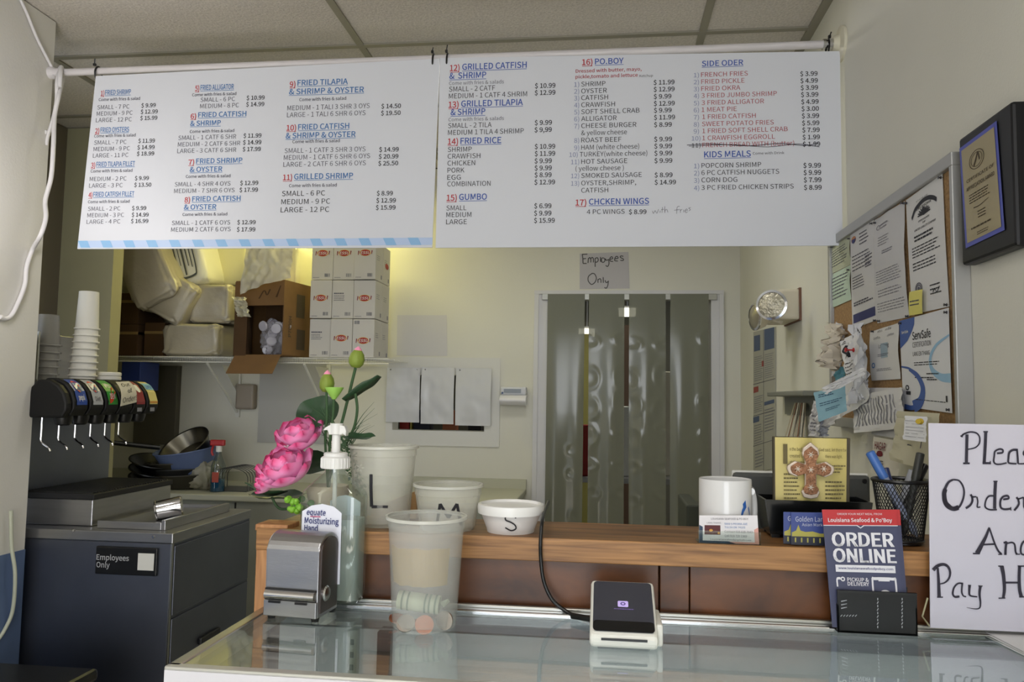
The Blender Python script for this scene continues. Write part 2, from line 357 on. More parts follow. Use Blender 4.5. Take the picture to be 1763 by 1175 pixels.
# shelf with goods behind the pass-through slot
SW=YB+.35
za=at(750,741,Y=SW).z
q=thing('pass_shelf','dark shelf behind the pass-through slot in the back wall','shelf',(px0,SW,za-.04)); 
MB().box(px0-.1,px1+.1,SW-.1,SW+.3,za-.04,za-.015).build('board',blackm,q)
for x in (px0-.06,px1+.04): MB().box(x,x+.02,SW-.08,SW+.28,0,za-.04).build('upright',blackm,q)
for k,(xa,xb,cc,lb) in enumerate(((688,704,(178,52,40),'red carton behind the slot under the left flap'),(706,709,(210,190,90),'thin yellow carton next to the red carton behind the slot'),(712,740,(30,34,52),'dark blue carton behind the slot in the back wall'),(762,784,(190,110,70),'orange-brown carton behind the slot under the middle flap'),(806,828,(26,24,24),'black carton behind the slot under the right flap'))):
    a=at(xa,735,Y=SW).x;b_=at(xb,735,Y=SW).x
    MB().box(a,b_,SW,SW+.1,za-.015,za+.12).build('carton',mat('carton%d'%k,cc,.6),label=lb,cat='carton',group='cartons behind the pass-through')
# pass-through surround panel and its three flaps
S=Wall(Y=YB)
a,b_=at(664,755,Y=YB),at(862,617,Y=YB)
q=thing('flap_panel','white board screwed round the pass-through opening','panel',(a.x,YB,pz0-.06))
z0=at(750,768,Y=YB).z
for (x0,x1,zz0,zz1,nm) in ((a.x,px0,z0,b_.z,'side_rail'),(px1,b_.x,z0,b_.z,'side_rail'),(px0,px1,pz1,b_.z,'head_rail'),(px0,px1,z0,pz0,'sill_rail')):
    MB().box(x0,x1,YB-.008,YB-.0005,zz0,zz1).build(nm,mat('panel_white',(214,214,210),.45),q)
flapm=mat('flap_vinyl',(206,208,212),.25)
for k,(xa,xb,yt,yb,lb) in enumerate(((667,722,633,728,'wrinkled white vinyl flap, left one over the pass-through'),(726.5,781,633,731,'wrinkled white vinyl flap, middle one over the pass-through'),(786,845,634,734,'wrinkled white vinyl flap, right one over the pass-through'))):
    p0=at(xa,yt,Y=YB-.02);p1=at(xb,yb,Y=YB-.02)
    def fn(u_,v_,p0=p0,p1=p1,k=k):
        x=p0.x+(p1.x-p0.x)*u_; z=p0.z+(p1.z-p0.z)*v_
        d=.007*noise.noise(V((u_*2+k*5,v_*3,k)))*min(1,v_*4)+(.006+.004*k)*math.sin(v_*3.1)+.0022*noise.noise(V((u_*6,v_*7,k+4)))+.004*u_
        return V((x,YB-.022-abs(d),z))
    q=thing('vinyl_flap',lb,'flap',(p0.x,YB-.02,p1.z),'vinyl flaps over the pass-through')
    MB().grid(fn,14,22).build('sheet',flapm,q,smooth=80)
    for xx in (p0.x+.02,p1.x-.02): MB().lathe((xx,YB-.02,p0.z-.012),[(.006,0),(.004,.005)],8,axis=(0,-1,0)).build('screw',mat('screw'),q)
# ------------------------------------------------------------------ strip curtain
q=thing('strip_curtain','grey translucent vinyl strip curtain hung in the kitchen doorway','curtain',((dx0+dx1)/2,YB-.03,0))
MB().box(dx0-.03,dx1+.03,YB-.03,YB-.019,dz-.012,oz-.008).build('mounting_rail',alu,q,bevel=.002)
vin=mat('curtain_vinyl',(120,122,108),.15,alpha=.93)
for k,(ta,tb,ba,bb) in enumerate(((943,1007,937,1000),(1014,1075,1012,1074),(1083,1146,1083,1147),(1154,1220,1152,1216))):
    x0,x1=at(ta,520,Y=YB-.03).x,at(tb,520,Y=YB-.03).x; y0_,y1_=at(ba,905,Y=YB-.03).x,at(bb,905,Y=YB-.03).x
    zt=dz+.02
    dents=[]
    ed={0:((.55,.5),(.5,.35)),1:((.12,1),(.97,1)),2:((.12,1),(.93,1)),3:((.9,.7),(.95,.6))}[k]
    for n_,zz in enumerate((595,655,705,750,800,855)):
        random.seed(k*10+n_); j=lambda a: random.uniform(-a,a)
        if k in (1,2): dents += [(.08+j(.05),zz+4+j(6),.2,(16 if 0<n_<4 else 9)),(.97+j(.03),zz+j(8),.26,22 if 0<n_<3 else 9)]
        elif k==3 and n_ in (0,2,3,4): dents += [(.93+j(.04),zz+j(14),.16,10)]
        elif k==0 and n_>2: dents += [(.75+j(.15),zz+30+j(12),.13,8)]
    def fn(u_,v_):
        x=(x0+(x1-x0)*u_)*(1-v_*.75)+(y0_+(y1_-y0_)*u_)*v_*.75; z=zt*(1-v_)+.03*v_
        py=515+(905-515)*(zt-z)/(zt-.75)
        d=.010*math.sin(u_*math.pi)*min(1,v_*3)+.004*math.sin(u_*9+k*2)*min(1,v_*2)
        for (cu,cy_,ru,ry) in dents:
            rr=math.hypot((u_-cu)/ru,(py-cy_)/ry)
            sd=(1 if cu<.5 else -1)*(u_-cu)/ru/max(rr,.05); d+= .0034*math.exp(-((rr-1)/.32)**2)*max(0,.35+.65*sd) - .0016*math.exp(-(rr/.8)**2)
        return V((x,YB-.036-d,z))
    MB().grid(fn,26,190).build('vinyl_strip',vin,q,smooth=80)
# ------------------------------------------------------------------ banners, rod, ties
YR=2.45
q=thing('curtain_rod','white metal rod spanning the ceiling, holding the menu banners','rod',(-.6,YR,2.535))
rodm=mat('rod_white',(214,210,212),.4,var=.1,vscale=30,stretch=(.3,4,4))
MB().tube([(XL,YR,2.535),(XR,YR,2.535)],.0125,16).build('pole',rodm,q,smooth=True)
MB().lathe((XR,YR,2.535),[(.055,0),(.055,.008),(.03,.014),(.022,.03)],28,axis=(-1,0,0)).build('wall_flange',mat('flange_cream',(214,210,190),.4),q,smooth=True)
MB().lathe((XR-.028,YR,2.535),[(.017,0),(.017,.03)],16,axis=(-1,0,0)).build('end_socket',chrome,q,smooth=True)
MB().lathe((XL,YR,2.535),[(.022,0),(.022,.01),(.016,.02),(.016,.04)],20,axis=(1,0,0)).build('end_socket',rodm,q,smooth=True)
YN=YR-.016
def banner(cs,label):
    P=[at(x,y,Y=YN) for x,y in cs]; q=thing('menu_banner',label,'menu',tuple((P[0]+P[1])/2),'menu banners on the rod')
    MB().prism(P,(0,.004,0)).build('sheet',whitefab,q); return q
b1=banner(((165,131),(757,101),(744,426.5),(133,429)),'left white menu banner with blue diagonal striped bottom edge')
b2=banner(((757.5,100),(1446,88),(1451,423),(750,427)),'right white menu banner listing po.boy and side order, plain bottom edge')
W=Wall(Y=YN)
# striped edge
st1=MB(); st2=MB()
ptop=at(133,415,Y=YN); zt=ptop.z; zb_=at(133,428,Y=YN).z
S0=W(134.5,420); S1=W(744.5,420)
xL,xR_=S0.x,S1.x
st1.quad(V((xL,YN-.0008,zb_+.002)),V((xR_,YN-.0008,zb_+.002)),V((xR_,YN-.0008,zt)),V((xL,YN-.0008,zt)))
n_=15
for i in range(n_):
    a=xL+(xR_-xL)*i/n_; wd=(xR_-xL)/n_*.42
    st2.quad(V((a+.012,YN-.0014,zb_+.002)),V((min(a+.012+wd,xR_),YN-.0014,zb_+.002)),V((min(a+wd,xR_),YN-.0014,zt)),V((a,YN-.0014,zt)))
st1.build('border_print',palb,b1); st2.build('border_stripes',skyb,b1)
CW='Come with fries & salad'
def rows(S,L,tgt):
    for r_ in L:
        k,t,xl,xr,y,h=r_[:6]
        if k=='R': text(tgt['red'],S,t,xl,xr,y,h,True,ul=True)
        elif k=='B': text(tgt['blue'],S,t,xl,xr,y,h,True,ul=True)
        elif k=='C': text(tgt['grey'],S,t,xl,xr,y,h,True)
        elif k=='c': text(tgt['grey'],S,t,xl,xr,y,h)
        elif k=='T': text(tgt['grey'],S,t,xl,xr,y,h)
        elif k=='D': text(tgt['black'],S,t,xl,xr,y,h)
        elif k=='$': text(tgt['black'],S,t,xl,xr,y,h,True)
        elif k=='r': text(tgt['brick'],S,t,xl,xr,y,h)
        elif k=='rb': text(tgt['brick'],S,t,xl,xr,y,h,True)
        elif k=='n': text(tgt['lilac'],S,t,xl,xr,y,h)
def newt(): return {k:MB() for k in ('red','blue','grey','black','brick','lilac')}
t1=newt(); Z1=W.zoom(130,110,3.67)
L=[('R','1)',160,182,202,30),('B','FRIED SHRIMP',188,350,197,30),('C',CW,147,408,236,18),
('T','SMALL - 7 PC',138,340,289,26),('$','$ 9.99',416,507,276,24),('T','MEDIUM - 9 PC',134,360,329,26),('$','$ 12.99',412,520,316,24),('T','LARGE - 12 PC',129,355,370,26),('$','$ 15.99',409,517,356,24),
('R','2)',124,150,440,30),('B','FRIED OYSTERS',158,338,434,30),('C',CW,118,380,466,18),
('T','SMALL - 7 PC',118,322,512,26),('$','$ 11.99',397,502,500,24),('T','MEDIUM - 9 PC',114,343,553,26),('$','$ 14.99',391,500,541,24),('T','LARGE - 11 PC',110,334,594,26),('$','$ 18.99',388,497,581,24),
('R','3)',98,124,657,30),('B','FRIED TILAPIA FILLET',132,375,651,30),('C',CW,96,360,688,18),
('T','MEDIUM - 2 PC',90,322,742,26),('$','$ 9.99',375,464,736,24),('T','LARGE - 3 PC',86,298,784,26),('$','$ 13.50',371,479,778,24),
('R','4)',82,106,845,30),('B','FRIED CATFISH FILLET',113,371,841,30),('C',CW,79,342,882,18),
('T','SMALL - 2 PC',79,283,930,26),('$','$ 9.99',357,447,925,24),('T','MEDIUM - 3 PC',75,306,971,26),('$','$ 14.99',355,462,967,24),('T','LARGE - 4 PC',70,283,1012,26),('$','$ 16.99',350,460,1007,24),
('R','5)',755,782,172,32),('B','FRIED ALLIGATOR',790,1000,167,32),('C',CW,737,1016,206,18),
('T','SMALL - 6 PC',790,1007,242,27),('$','$ 10.99',1081,1195,229,25),('T','MEDIUM - 8 PC',787,1032,282,27),('$','$ 14.99',1078,1193,270,25),
('R','6)',727,762,348,31),('B','FRIED CATFISH',775,1079,339,31),('B','& SHRIMP',725,918,393,31),('C',CW,722,1003,438,18),
('T','SMALL - 1 CATF 6 SHR',650,1015,482,27),('$','$ 11.99',1061,1175,468,25),('T','MEDUIM - 2 CATF 6 SHR',647,1040,524,27),('$','$ 14.99',1058,1174,510,25),('T','LARGE - 3 CATF 6 SHR',643,1015,565,27),('$','$ 17.99',1056,1171,553,25),
('R','7)',714,750,638,31),('B','FRIED SHRIMP',762,1054,631,31),('B','& OYSTER',722,928,684,31),('C',CW,697,979,722,18),
('T','SMALL - 4 SHR 4 OYS',627,979,776,27),('$','$ 12.99',1040,1155,767,25),('T','MEDIUM - 7 SHR 6 OYS',623,1005,818,27),('$','$ 17.99',1036,1153,810,25),
('R','8)',689,724,876,31),('B','FRIED CATFISH',737,1043,870,31),('B','& OYSTER',685,890,922,31),('C',CW,676,959,962,18),
('T','SMALL - 1 CATF 6 OYS',609,977,1020,27),('$','$ 12.99',1022,1138,1015,25),('T','MEDIUM 2 CATF 6 OYS',604,980,1062,27),('$','$ 17.99',1019,1136,1060,25)]
rows(Z1,L,t1)
L=[('R','9)',134,168,208,32),('B','FRIED TILAPIA',180,480,199,32),('B','& SHRIMP & OYSTER',130,576,252,32),('C',CW,191,470,292,18),
('T','MEDIUM - 1 TALI 3 SHR 3 OYS',120,610,347,28),('$','$ 14.50',679,796,335,25),('T','LARGE - 1 TALI 6 SHR 6 OYS',118,585,388,28),('$','$ 19.50',677,794,376,25),
('R','10)',115,172,467,32),('B','FRIED CATFISH',184,488,462,32),('B','& SHRIMP & OYSTER',110,526,514,32),('C',CW,150,432,542,18),
('T','SMALL - 1 CATF 3 SHR 3 OYS',104,585,601,28),('$','$ 14.99',666,783,593,25),('T','MEDIUM - 1 CATF 6 SHR 6 OYS',99,612,642,28),('$','$ 20.99',664,781,634,25),('T','LARGE - 2 CATF 6 SHR 6 OYS',96,587,683,28),('$','$ 25.50',661,779,675,25),
('R','11)',94,148,762,32),('B','GRILLED SHRIMP',160,511,757,32),('C',CW,130,414,804,18),
('D','SMALL - 6 PC',88,344,857,30),('$','$ 8.99',652,748,853,25),('D','MEDIUM - 9 PC',84,374,906,30),('$','$ 12.99',649,766,896,25),('D','LARGE - 12 PC',80,369,954,30),('$','$ 15.99',646,764,938,25)]
rows(W.zoom(460,90,3.456),L,t1)
CM={'red':red_i,'blue':blue_i,'grey':ink_g,'black':ink,'brick':dred,'lilac':lilac_i}
def emit_text(t,parent,over={}):
    for k,m_ in t.items():
        if m_.v: m_.build(k+'_lettering',over.get(k,CM[k]),parent)
emit_text(t1,b1)
t2=newt()
L=[('R','12)',116,172,143,34),('B','GRILLED CATFISH',187,560,136,34),('B','&  SHRIMP',113,326,188,34),('c',CW+'s',111,428,224,20),
('D','SMALL - 2 CATF',111,377,262,28),('$','$ 10.99',607,726,242,26),('D','MEDIUM - 1 CATF 4 SHRIM',110,562,302,28),('$','$ 12.99',606,726,282,26),
('R','13)',108,166,355,34),('B','GRILLED TILAPIA',181,538,349,34),('B','& SHRIMP',120,321,398,34),('c',CW+'s',108,428,434,20),
('D','SMALL - 2 TILA',106,357,473,28),('$','$ 9.99',606,706,455,26),('D','MEDIUM 1 TILA 4 SHRIMP',105,543,513,28),('$','$ 9,99',605,705,496,26),
('R','14)',104,163,568,34),('B','FRIED RICE',177,413,564,34),
('D','SHRIMP',104,242,611,28),('$','$ 10.99',606,725,593,26),('D','CRAWFISH',103,292,650,28),('$','$ 11.99',606,725,634,26),('D','CHICKEN',102,262,690,28),('$','$ 9.99',605,705,676,26),
('D','PORK',102,200,731,28),('$','$ 9.99',605,705,717,26),('D','EGG',101,179,772,28),('$','$ 8.99',605,704,757,26),('D','COMBINATION',101,351,810,28),('$','$ 12.99',604,724,799,26),
('R','15)',97,156,893,34),('B','GUMBO',169,330,888,34),
('D','SMALL',96,211,949,28),('$','$ 6.99',603,703,936,26),('D','MEDIUM',95,240,988,28),('$','$ 9.99',602,703,978,26),('D','LARGE',94,214,1029,28),('$','$ 15.99',602,722,1020,26)]
rows(W.zoom(740,80,3.357),L,t2)
Z5=W.zoom(970,80,3.357)
L=[('R','16)',108,168,108,32),('B','PO.BOY',182,348,104,32),('rb','Dressed with butter, mayo,',71,452,153,19),('rb','pickle,tomato and lettuce',70,430,186,19),('D','Ketchup',440,517,178,14)]
pb=[('1)','SHRIMP',243,232,'$ 11.99',222),('2)','OYSTER',251,272,'$ 12.99',262),('3)','CATFISH',258,311,'$ 9.99',303),('4)','CRAWFISH',298,352,'$ 12.99',344),('5)','SOFT SHELL CRAB',440,392,'$ 9.99',383),
('6)','ALLIGATOR',308,432,'$ 11.99',424),('7)','CHEESE BURGER',422,473,'$ 8.99',466),('','& yellow cheese',367,514,'',0),('8)','ROAST BEEF',335,556,'$ 9.99',550),('9)','HAM (white cheese)',438,598,'$ 9.99',590),
('10)','TURKEY(white cheese)',485,638,'$ 9.99',631),('11)','HOT SAUSAGE',369,680,'$ 9.99',674),('','( yellow cheese )',349,720,'',0),('12)','SMOKED SAUSAGE',453,761,'$ 8.99',757),('13)','OYSTER,SHRIMP,',420,804,'$ 14.99',799),('','CATFISH',259,846,'',0)]
for n,t,xr,y,pr,py in pb:
    xl={'TURKEY(white cheese)':94,'( yellow cheese )':70}.get(t,103)
    L.append(('D',t,xl,xr,y,27))
    if n: L.append(('n',n,(62 if len(n)==2 else 44)-(10 if n=='10)' else 0),91-(8 if n=='10)' else 0),y+2,26))
    if pr: L.append(('$',pr,521+(y-232)*.01,(642 if len(pr)==7 else 623)+(y-232)*.015,py,25))
L+=[('R','17)',70,132,920,33),('B','CHCKEN WINGS',147,495,915,33),('D','4 PC WINGS',135,354,970,26),('$','$ 8.99',378,480,970,25)]
rows(Z5,L,t2)
hw=MB()   # hand-written note
for s in ([(514,952),(520,966),(530,950),(540,965),(550,942)],[(560,950),(558,962)],[(572,930),(570,962)],[(565,945),(582,942)],[(586,925),(586,962),(588,948),(598,944),(604,960)],
          [(672,925),(658,930),(654,968)],[(640,948),(672,944)],[(676,942),(676,962)],[(676,950),(686,942)],[(694,945),(695,960)],[(702,952),(716,948),(712,940),(702,950),(708,962),(718,956)],[(736,932),(724,936),(734,944),(724,952)]):
    stroke(hw,Z5,s,2.2)
Z6=W.zoom(1160,50,3.09)
L=[('B','SIDE ODER',149,370,199,28)]
so=[('FRENCH FRIES',145,394,256,'3.99'),('FRIED PICKLE',146,376,293,'4.99'),('FRIED OKRA',146,354,330,'3.99'),('3 FRIED JUMBO SHRIMP',147,548,367,'3.99'),('3 FRIED ALLIGATOR',148,480,405,'4.99'),('1 MEAT PIE',148,335,442,'3.00'),('1 FRIED CATFISH',152,436,480,'3.99'),('SWEET POTATO FRIES',150,532,518,'5.99'),('1 FRIED SOFT SHELL CRAB',152,606,555,'7.99'),('1 CRAWFISH EGGROLL',152,538,593,'1.99'),('FRENCH BREAD WITH (butter)',152,641,630,'1.99')]
for i,(t,xl,xr,y,pr) in enumerate(so):
    L+=[('r',t,xl,xr,y,24),('n' if i<10 else 'D','%d)'%(i+1),106 if i<9 else 95,134+(i>8)*8,y+2,23),('$','$ '+pr,672+i*1.4,765+i*1.4,y-5,23)]
L+=[('B','KIDS MEALS',161,410,684,31),('D','Come with Drink',420,588,669,13)]
for i,(t,xr,y,pr) in enumerate((('POPCORN SHRIMP',465,740,'9.99'),('6 PC CATFISH NUGGETS',561,778,'9.99'),('CORN DOG',338,817,'7.99'),('3 PC FRIED CHICKEN STRIPS',638,857,'8.99'))):
    L+=[('D',t,147,xr,y,25),('n','%d)'%(i+1),107,135,y+2,24),('$','$ '+pr,689+i,783+i*1.3,y-1,24)]
rows(Z6,L,t2)
stroke(hw,Z6,[(70,618),(200,612),(400,622),(560,610),(700,620),(770,606)],3.5); stroke(hw,Z6,[(80,624),(300,616),(500,628),(660,612),(775,628)],3)
hw.build('handwriting',mat('pen_ink',(60,60,74),.7),b2)
emit_text(t2,b2,{'blue':blue_k})
for k,(x,lb) in enumerate(((171,'black zip tie at the left corner of the left banner'),(747,'black zip tie at the right corner of the left banner'),(771,'black zip tie at the left corner of the right banner'),(1425,'black zip tie at the right end of the rod'))):
    X=at(x,100,Y=YR).x; q=thing('zip_tie',lb,'cable tie',(X,YR,2.5),'zip ties holding the banners')
    MB().tube([(X+.001*math.sin(t_),YR+.0185*math.cos(t_),2.526+.024*math.sin(t_)) for t_ in [i*math.pi/8 for i in range(17)]],.0032,6).build('strap',blackp,q)
    MB().box(X-.004,X+.004,YR-.026,YR-.018,2.545,2.553).build('clasp',blackp,q)
    MB().tube([(X,YR-.024,2.55),(X+.004,YR-.028,2.568-(k%2)*.006)],.002,6).build('tail',blackp,q)
# cords on the left wall
cordm=mat('cord_white',(222,220,222),.5); cordg=mat('cord_grey_white',(196,200,180),.5)
def cord(name,label,pts,r,m,n=8): return MB().tube(crv(pts,n),r,8).build(name,m,label=label,cat='cord',smooth=80)
lw=XL+.008
cord('electric_cord','thin white cord running down the left wall from the ceiling to the rod',[at(30,-10,X=lw),at(45,20,X=lw),at(62,62,X=lw),at(80,98,X=lw),at(89,116,X=lw),V((lw+.012,2.44,2.515))],.0052,cordm)
cord('electric_cord','white cord looped over the rod end and hanging wavily down the left wall',[at(103,150,Y=2.42),at(104,128,Y=2.42),V((at(106,120,Y=YR).x,YR-.002,2.554)),at(108,134,Y=2.475),at(101,165,Y=2.42),at(94,200,Y=2.42),at(92,250,Y=2.4),at(88,305,Y=2.4),at(78,345,Y=2.4),at(79,375,Y=2.38),at(70,405,Y=2.36),at(56,430,X=lw+.006),at(46,460,X=lw),at(43,490,X=lw),at(32,520,X=lw),at(20,543,X=lw),at(9,549,X=lw),at(0,546,X=lw)],.0075,cordm)
cord('electric_cord','second white cord strand tucked from the rod to a clip on the wall end',[V((at(101,120,Y=YR).x,YR+.004,2.553)),at(98,140,Y=2.42),at(97,175,Y=2.43),at(90,210,Y=2.43),at(83,232,Y=2.445),at(80,250,Y=2.452)],.006,cordm)
cord('electric_cord','grey white cable sagging across the blue lower wall',[at(19,880,X=lw+.01),at(20,940,X=lw+.01),at(26,990,X=lw+.02),at(22,1050,X=lw+.01),at(8,1085,X=lw),at(-8,1108,X=lw)],.006,cordg)
q=thing('cable_clip','white cable clip on the end of the left wall','clip',tuple(at(80,229,Y=2.45)))
p=at(80,229,Y=2.45); MB().box(p.x-.02,p.x+.008,2.44,2.462,p.z-.008,p.z+.008).build('saddle',cordm,q,bevel=.003); MB().lathe((p.x-.01,2.44,p.z),[(.004,0),(.003,.003)],8,axis=(0,-1,0)).build('nail',chrome,q)
# notice over the door
S=Wall(Y=YB-.002)
P=[at(x,y,Y=YB-.002) for x,y in ((998,437),(1082,434),(1084,497),(998,498))]
q=thing('paper_notice','handwritten employees notice taped above the kitchen doorway','notice',tuple(P[3]))
MB().prism(P,(0,.0015,0)).build('sheet',mat('notice_paper',(190,188,192),.8),q)
Z=S.zoom(980,425,14.68); h=MB(); w_=22
for s in ([(460,190),(325,195)],[(330,195),(345,310),(350,425)],[(335,310),(425,300)],[(350,425),(440,425)],[(475,415),(485,290)],[(485,310),(520,275),(545,320),(545,400)],[(545,310),(580,270),(610,310),(612,400)],
          [(655,290),(655,510)],[(655,300),(710,280),(735,340),(700,390),(658,390)],[(790,260),(792,385)],[(870,280),(820,300),(820,380),(870,395),(905,340),(875,285)],[(910,300),(940,345),(985,330)],[(995,310),(1005,430),(970,500),(920,475)],
          [(1030,320),(1100,300),(1075,255),(1030,290),(1035,360),(1110,375)],[(1155,310),(1235,290),(1210,245),(1165,270),(1150,350),(1230,365)],[(1370,245),(1310,235),(1290,270),(1365,310),(1360,350),(1290,345)],
          [(580,675),(490,750),(480,860),(560,955),(650,900),(685,790),(640,690),(575,675)],[(725,820),(728,915)],[(728,840),(775,810),(800,840),(802,915)],[(858,770),(864,915)],[(905,850),(935,910),(985,880)],[(990,860),(975,980),(935,1050),(890,1030)]):
    stroke(h,Z,s,w_)
h.build('handwriting',mat('marker_grey',(66,66,66),.7),q)
P=[at(x,y,Y=YB-.002) for x,y in ((684,543),(769,543),(770,613),(683,612))]
MB().prism(P,(0,.0015,0)).build('blank_sheet',mat('plain_sheet',(206,205,206),.8),label='blank white sheet taped to the back wall above the flaps',cat='paper')
# towel/wrap dispenser
a,b_=at(863,698,Y=YB),at(908,667,Y=YB)
q=thing('wrap_dispenser','small rounded white dispenser mounted left of the kitchen doorway','dispenser',(a.x,YB,a.z))
zm=a.z+(b_.z-a.z)*.55
MB().box(a.x,b_.x,YB-.05,YB,zm,b_.z).build('body',mat('disp_grey',(206,208,214),.35),q,bevel=.008)
n_=12; MB().prism([(a.x,YB-.05-.035*math.sin(math.pi*i/n_)-.0,a.z+(zm-a.z)*i/n_) for i in range(n_+1)]+[(a.x,YB,zm),(a.x,YB,a.z)],(b_.x-a.x,0,0)).build('cover',mat('disp_cover',(226,226,232),.18),q,smooth=True)
MB().box(a.x+.02,b_.x-.03,YB-.054,YB-.05,zm+.012,b_.z-.012).build('label_plate',mat('disp_label',(140,148,160),.4),q)
MB().lathe((a.x+.012,YB-.05,zm+.012),[(.006,0),(.005,.004)],12,axis=(0,-1,0)).build('button',mat('btn',(40,70,120),.4),q)
# ------------------------------------------------------------------ ice bin and soda dispenser
q=thing('ice_bin','stainless steel ice bin cabinet below the black soda dispenser','cabinet',(-1.8,2.8,0))
BX0,BX1,BY0,BY1,BZ=-2.14,-1.435,2.50,3.08,.95
MB().box(BX0,BX1,BY0,BY1,.06,BZ-.035).build('body',steel_dk,q,bevel=.004)
MB().box(BX0,BX1+.006,BY0-.006,BY1,BZ-.035,BZ).build('top_band',steel,q,bevel=.003)
zs=at(430,995,X=BX1).z
MB().box(BX1,BX1+.006,BY0+.012,BY1-.012,zs+.006,BZ-.045).build('side_panel',steel_dk,q,bevel=.002)
MB().box(BX1,BX1+.006,BY0+.012,BY1-.012,.1,zs-.006).build('side_panel',steel_dk,q,bevel=.002)
MB().box(BX1-.002,BX1+.004,BY0-.003,BY0+.006,.08,BZ-.03).build('corner_strip',alu,q)
p=at(355,1095,X=BX1); MB().box(BX1+.006,BX1+.02,p.y-.07,p.y+.07,p.z-.012,p.z+.012).build('pull_handle',blackp,q,bevel=.004)
for x,y in ((127,914),(264,925)):
    p=at(x,y,Y=BY0-.006); MB().lathe((p.x,BY0-.006,p.z),[(.006,0),(.004,.003)],10,axis=(0,-1,0)).build('rivet',chrome,q)
MB().box(-1.735,-1.50,2.545,2.99,BZ,BZ+.012).build('lid',steel,q,bevel=.003)
rim=MB()
rim.box(-1.50,-1.485,2.54,3.0,BZ,BZ+.034); rim.box(-1.735,-1.50,2.54,2.548,BZ,BZ+.026); rim.box(-1.735,-1.485,2.992,3.0,BZ,BZ+.026)
rim.build('lid_rim',steel,q,bevel=.002)
for x in (BX0+.03,BX1-.03):
    for y in (BY0+.03,BY1-.03): MB().lathe((x,y,0),[(.02,0),(.02,.06)],12).build('leg',blackp,q)
q=thing('employees_sign','small black employees only plate on the ice bin','sign',tuple(at(162,985,Y=BY0-.006)))
Yp=BY0-.012; a,b_=at(163,985,Y=Yp),at(271,943,Y=Yp); zt_=at(217,941,Y=Yp).z; 
MB().box(a.x,b_.x,Yp,BY0-.0005,at(217,991,Y=Yp).z,zt_-.004).build('plate',blackp,q,bevel=.003)
S=Wall(Y=Yp-.0005); m_=MB(); text(m_,S,'Employees',166,222,964,9,True); text(m_,S,'Only',166,189,977,9,True); m_.build('lettering',mat('sign_grey_ink',(170,172,176),.6),q)
a,b_=at(237,982,Y=Yp),at(266,954,Y=Yp); MB().box(a.x,b_.x,Yp-.002,Yp,a.z,b_.z).build('white_square',whitep,q)
# tray / drip base
q=thing('soda_dispenser','black six-valve soda fountain head over a steel splash panel','drink dispenser',(-1.95,2.8,BZ))
TZ=1.062
MB().box(-2.13,-1.772,2.565,3.06,BZ+.001,TZ-.02).build('base',steel,q,bevel=.003)
MB().box(-2.135,-1.766,2.56,3.065,TZ-.02,TZ).build('drip_rim',blackm,q,bevel=.003)
g=MB()
for i in range(30): g.box(-2.04,-1.78,2.575+i*.016,2.582+i*.016,TZ,TZ+.004)
g.build('drip_grate',mat('grate_black',(34,34,34),.4),q)
MB().box(-2.13,-2.05,2.55,3.06,TZ,1.345).build('splash_panel',steel_dk,q,bevel=.003)
MB().box(-2.16,-1.95,2.50,3.05,1.345,1.36).build('valve_plate',steel,q,bevel=.002)
MB().box(-2.16,-1.99,2.49,2.51,1.30,1.41).build('bracket',steel,q,bevel=.002)
MB().box(-2.17,-2.155,2.48,3.05,1.36,1.64).build('cup_guard',steel,q,bevel=.002)
MB().box(-2.155,-2.09,2.66,2.668,1.46,1.64).build('cup_divider',alu,q)
MB().box(-2.155,-1.90,2.56,3.06,1.36,1.45).build('shelf_top',steel_dk,q,bevel=.003)
prof=[(-1.955,1.335),(-1.815,1.335),(-1.80,1.36),(-1.80,1.385),(-1.812,1.42),(-1.835,1.447),(-1.87,1.465),(-1.91,1.465),(-1.935,1.44),(-1.955,1.39)]
labs=[((30,66,150),'label_blue'),((170,172,176),'label_silver'),((58,150,58),'label_green'),(None,''),((138,36,40),'label_maroon'),((210,196,120),'label_yellow')]
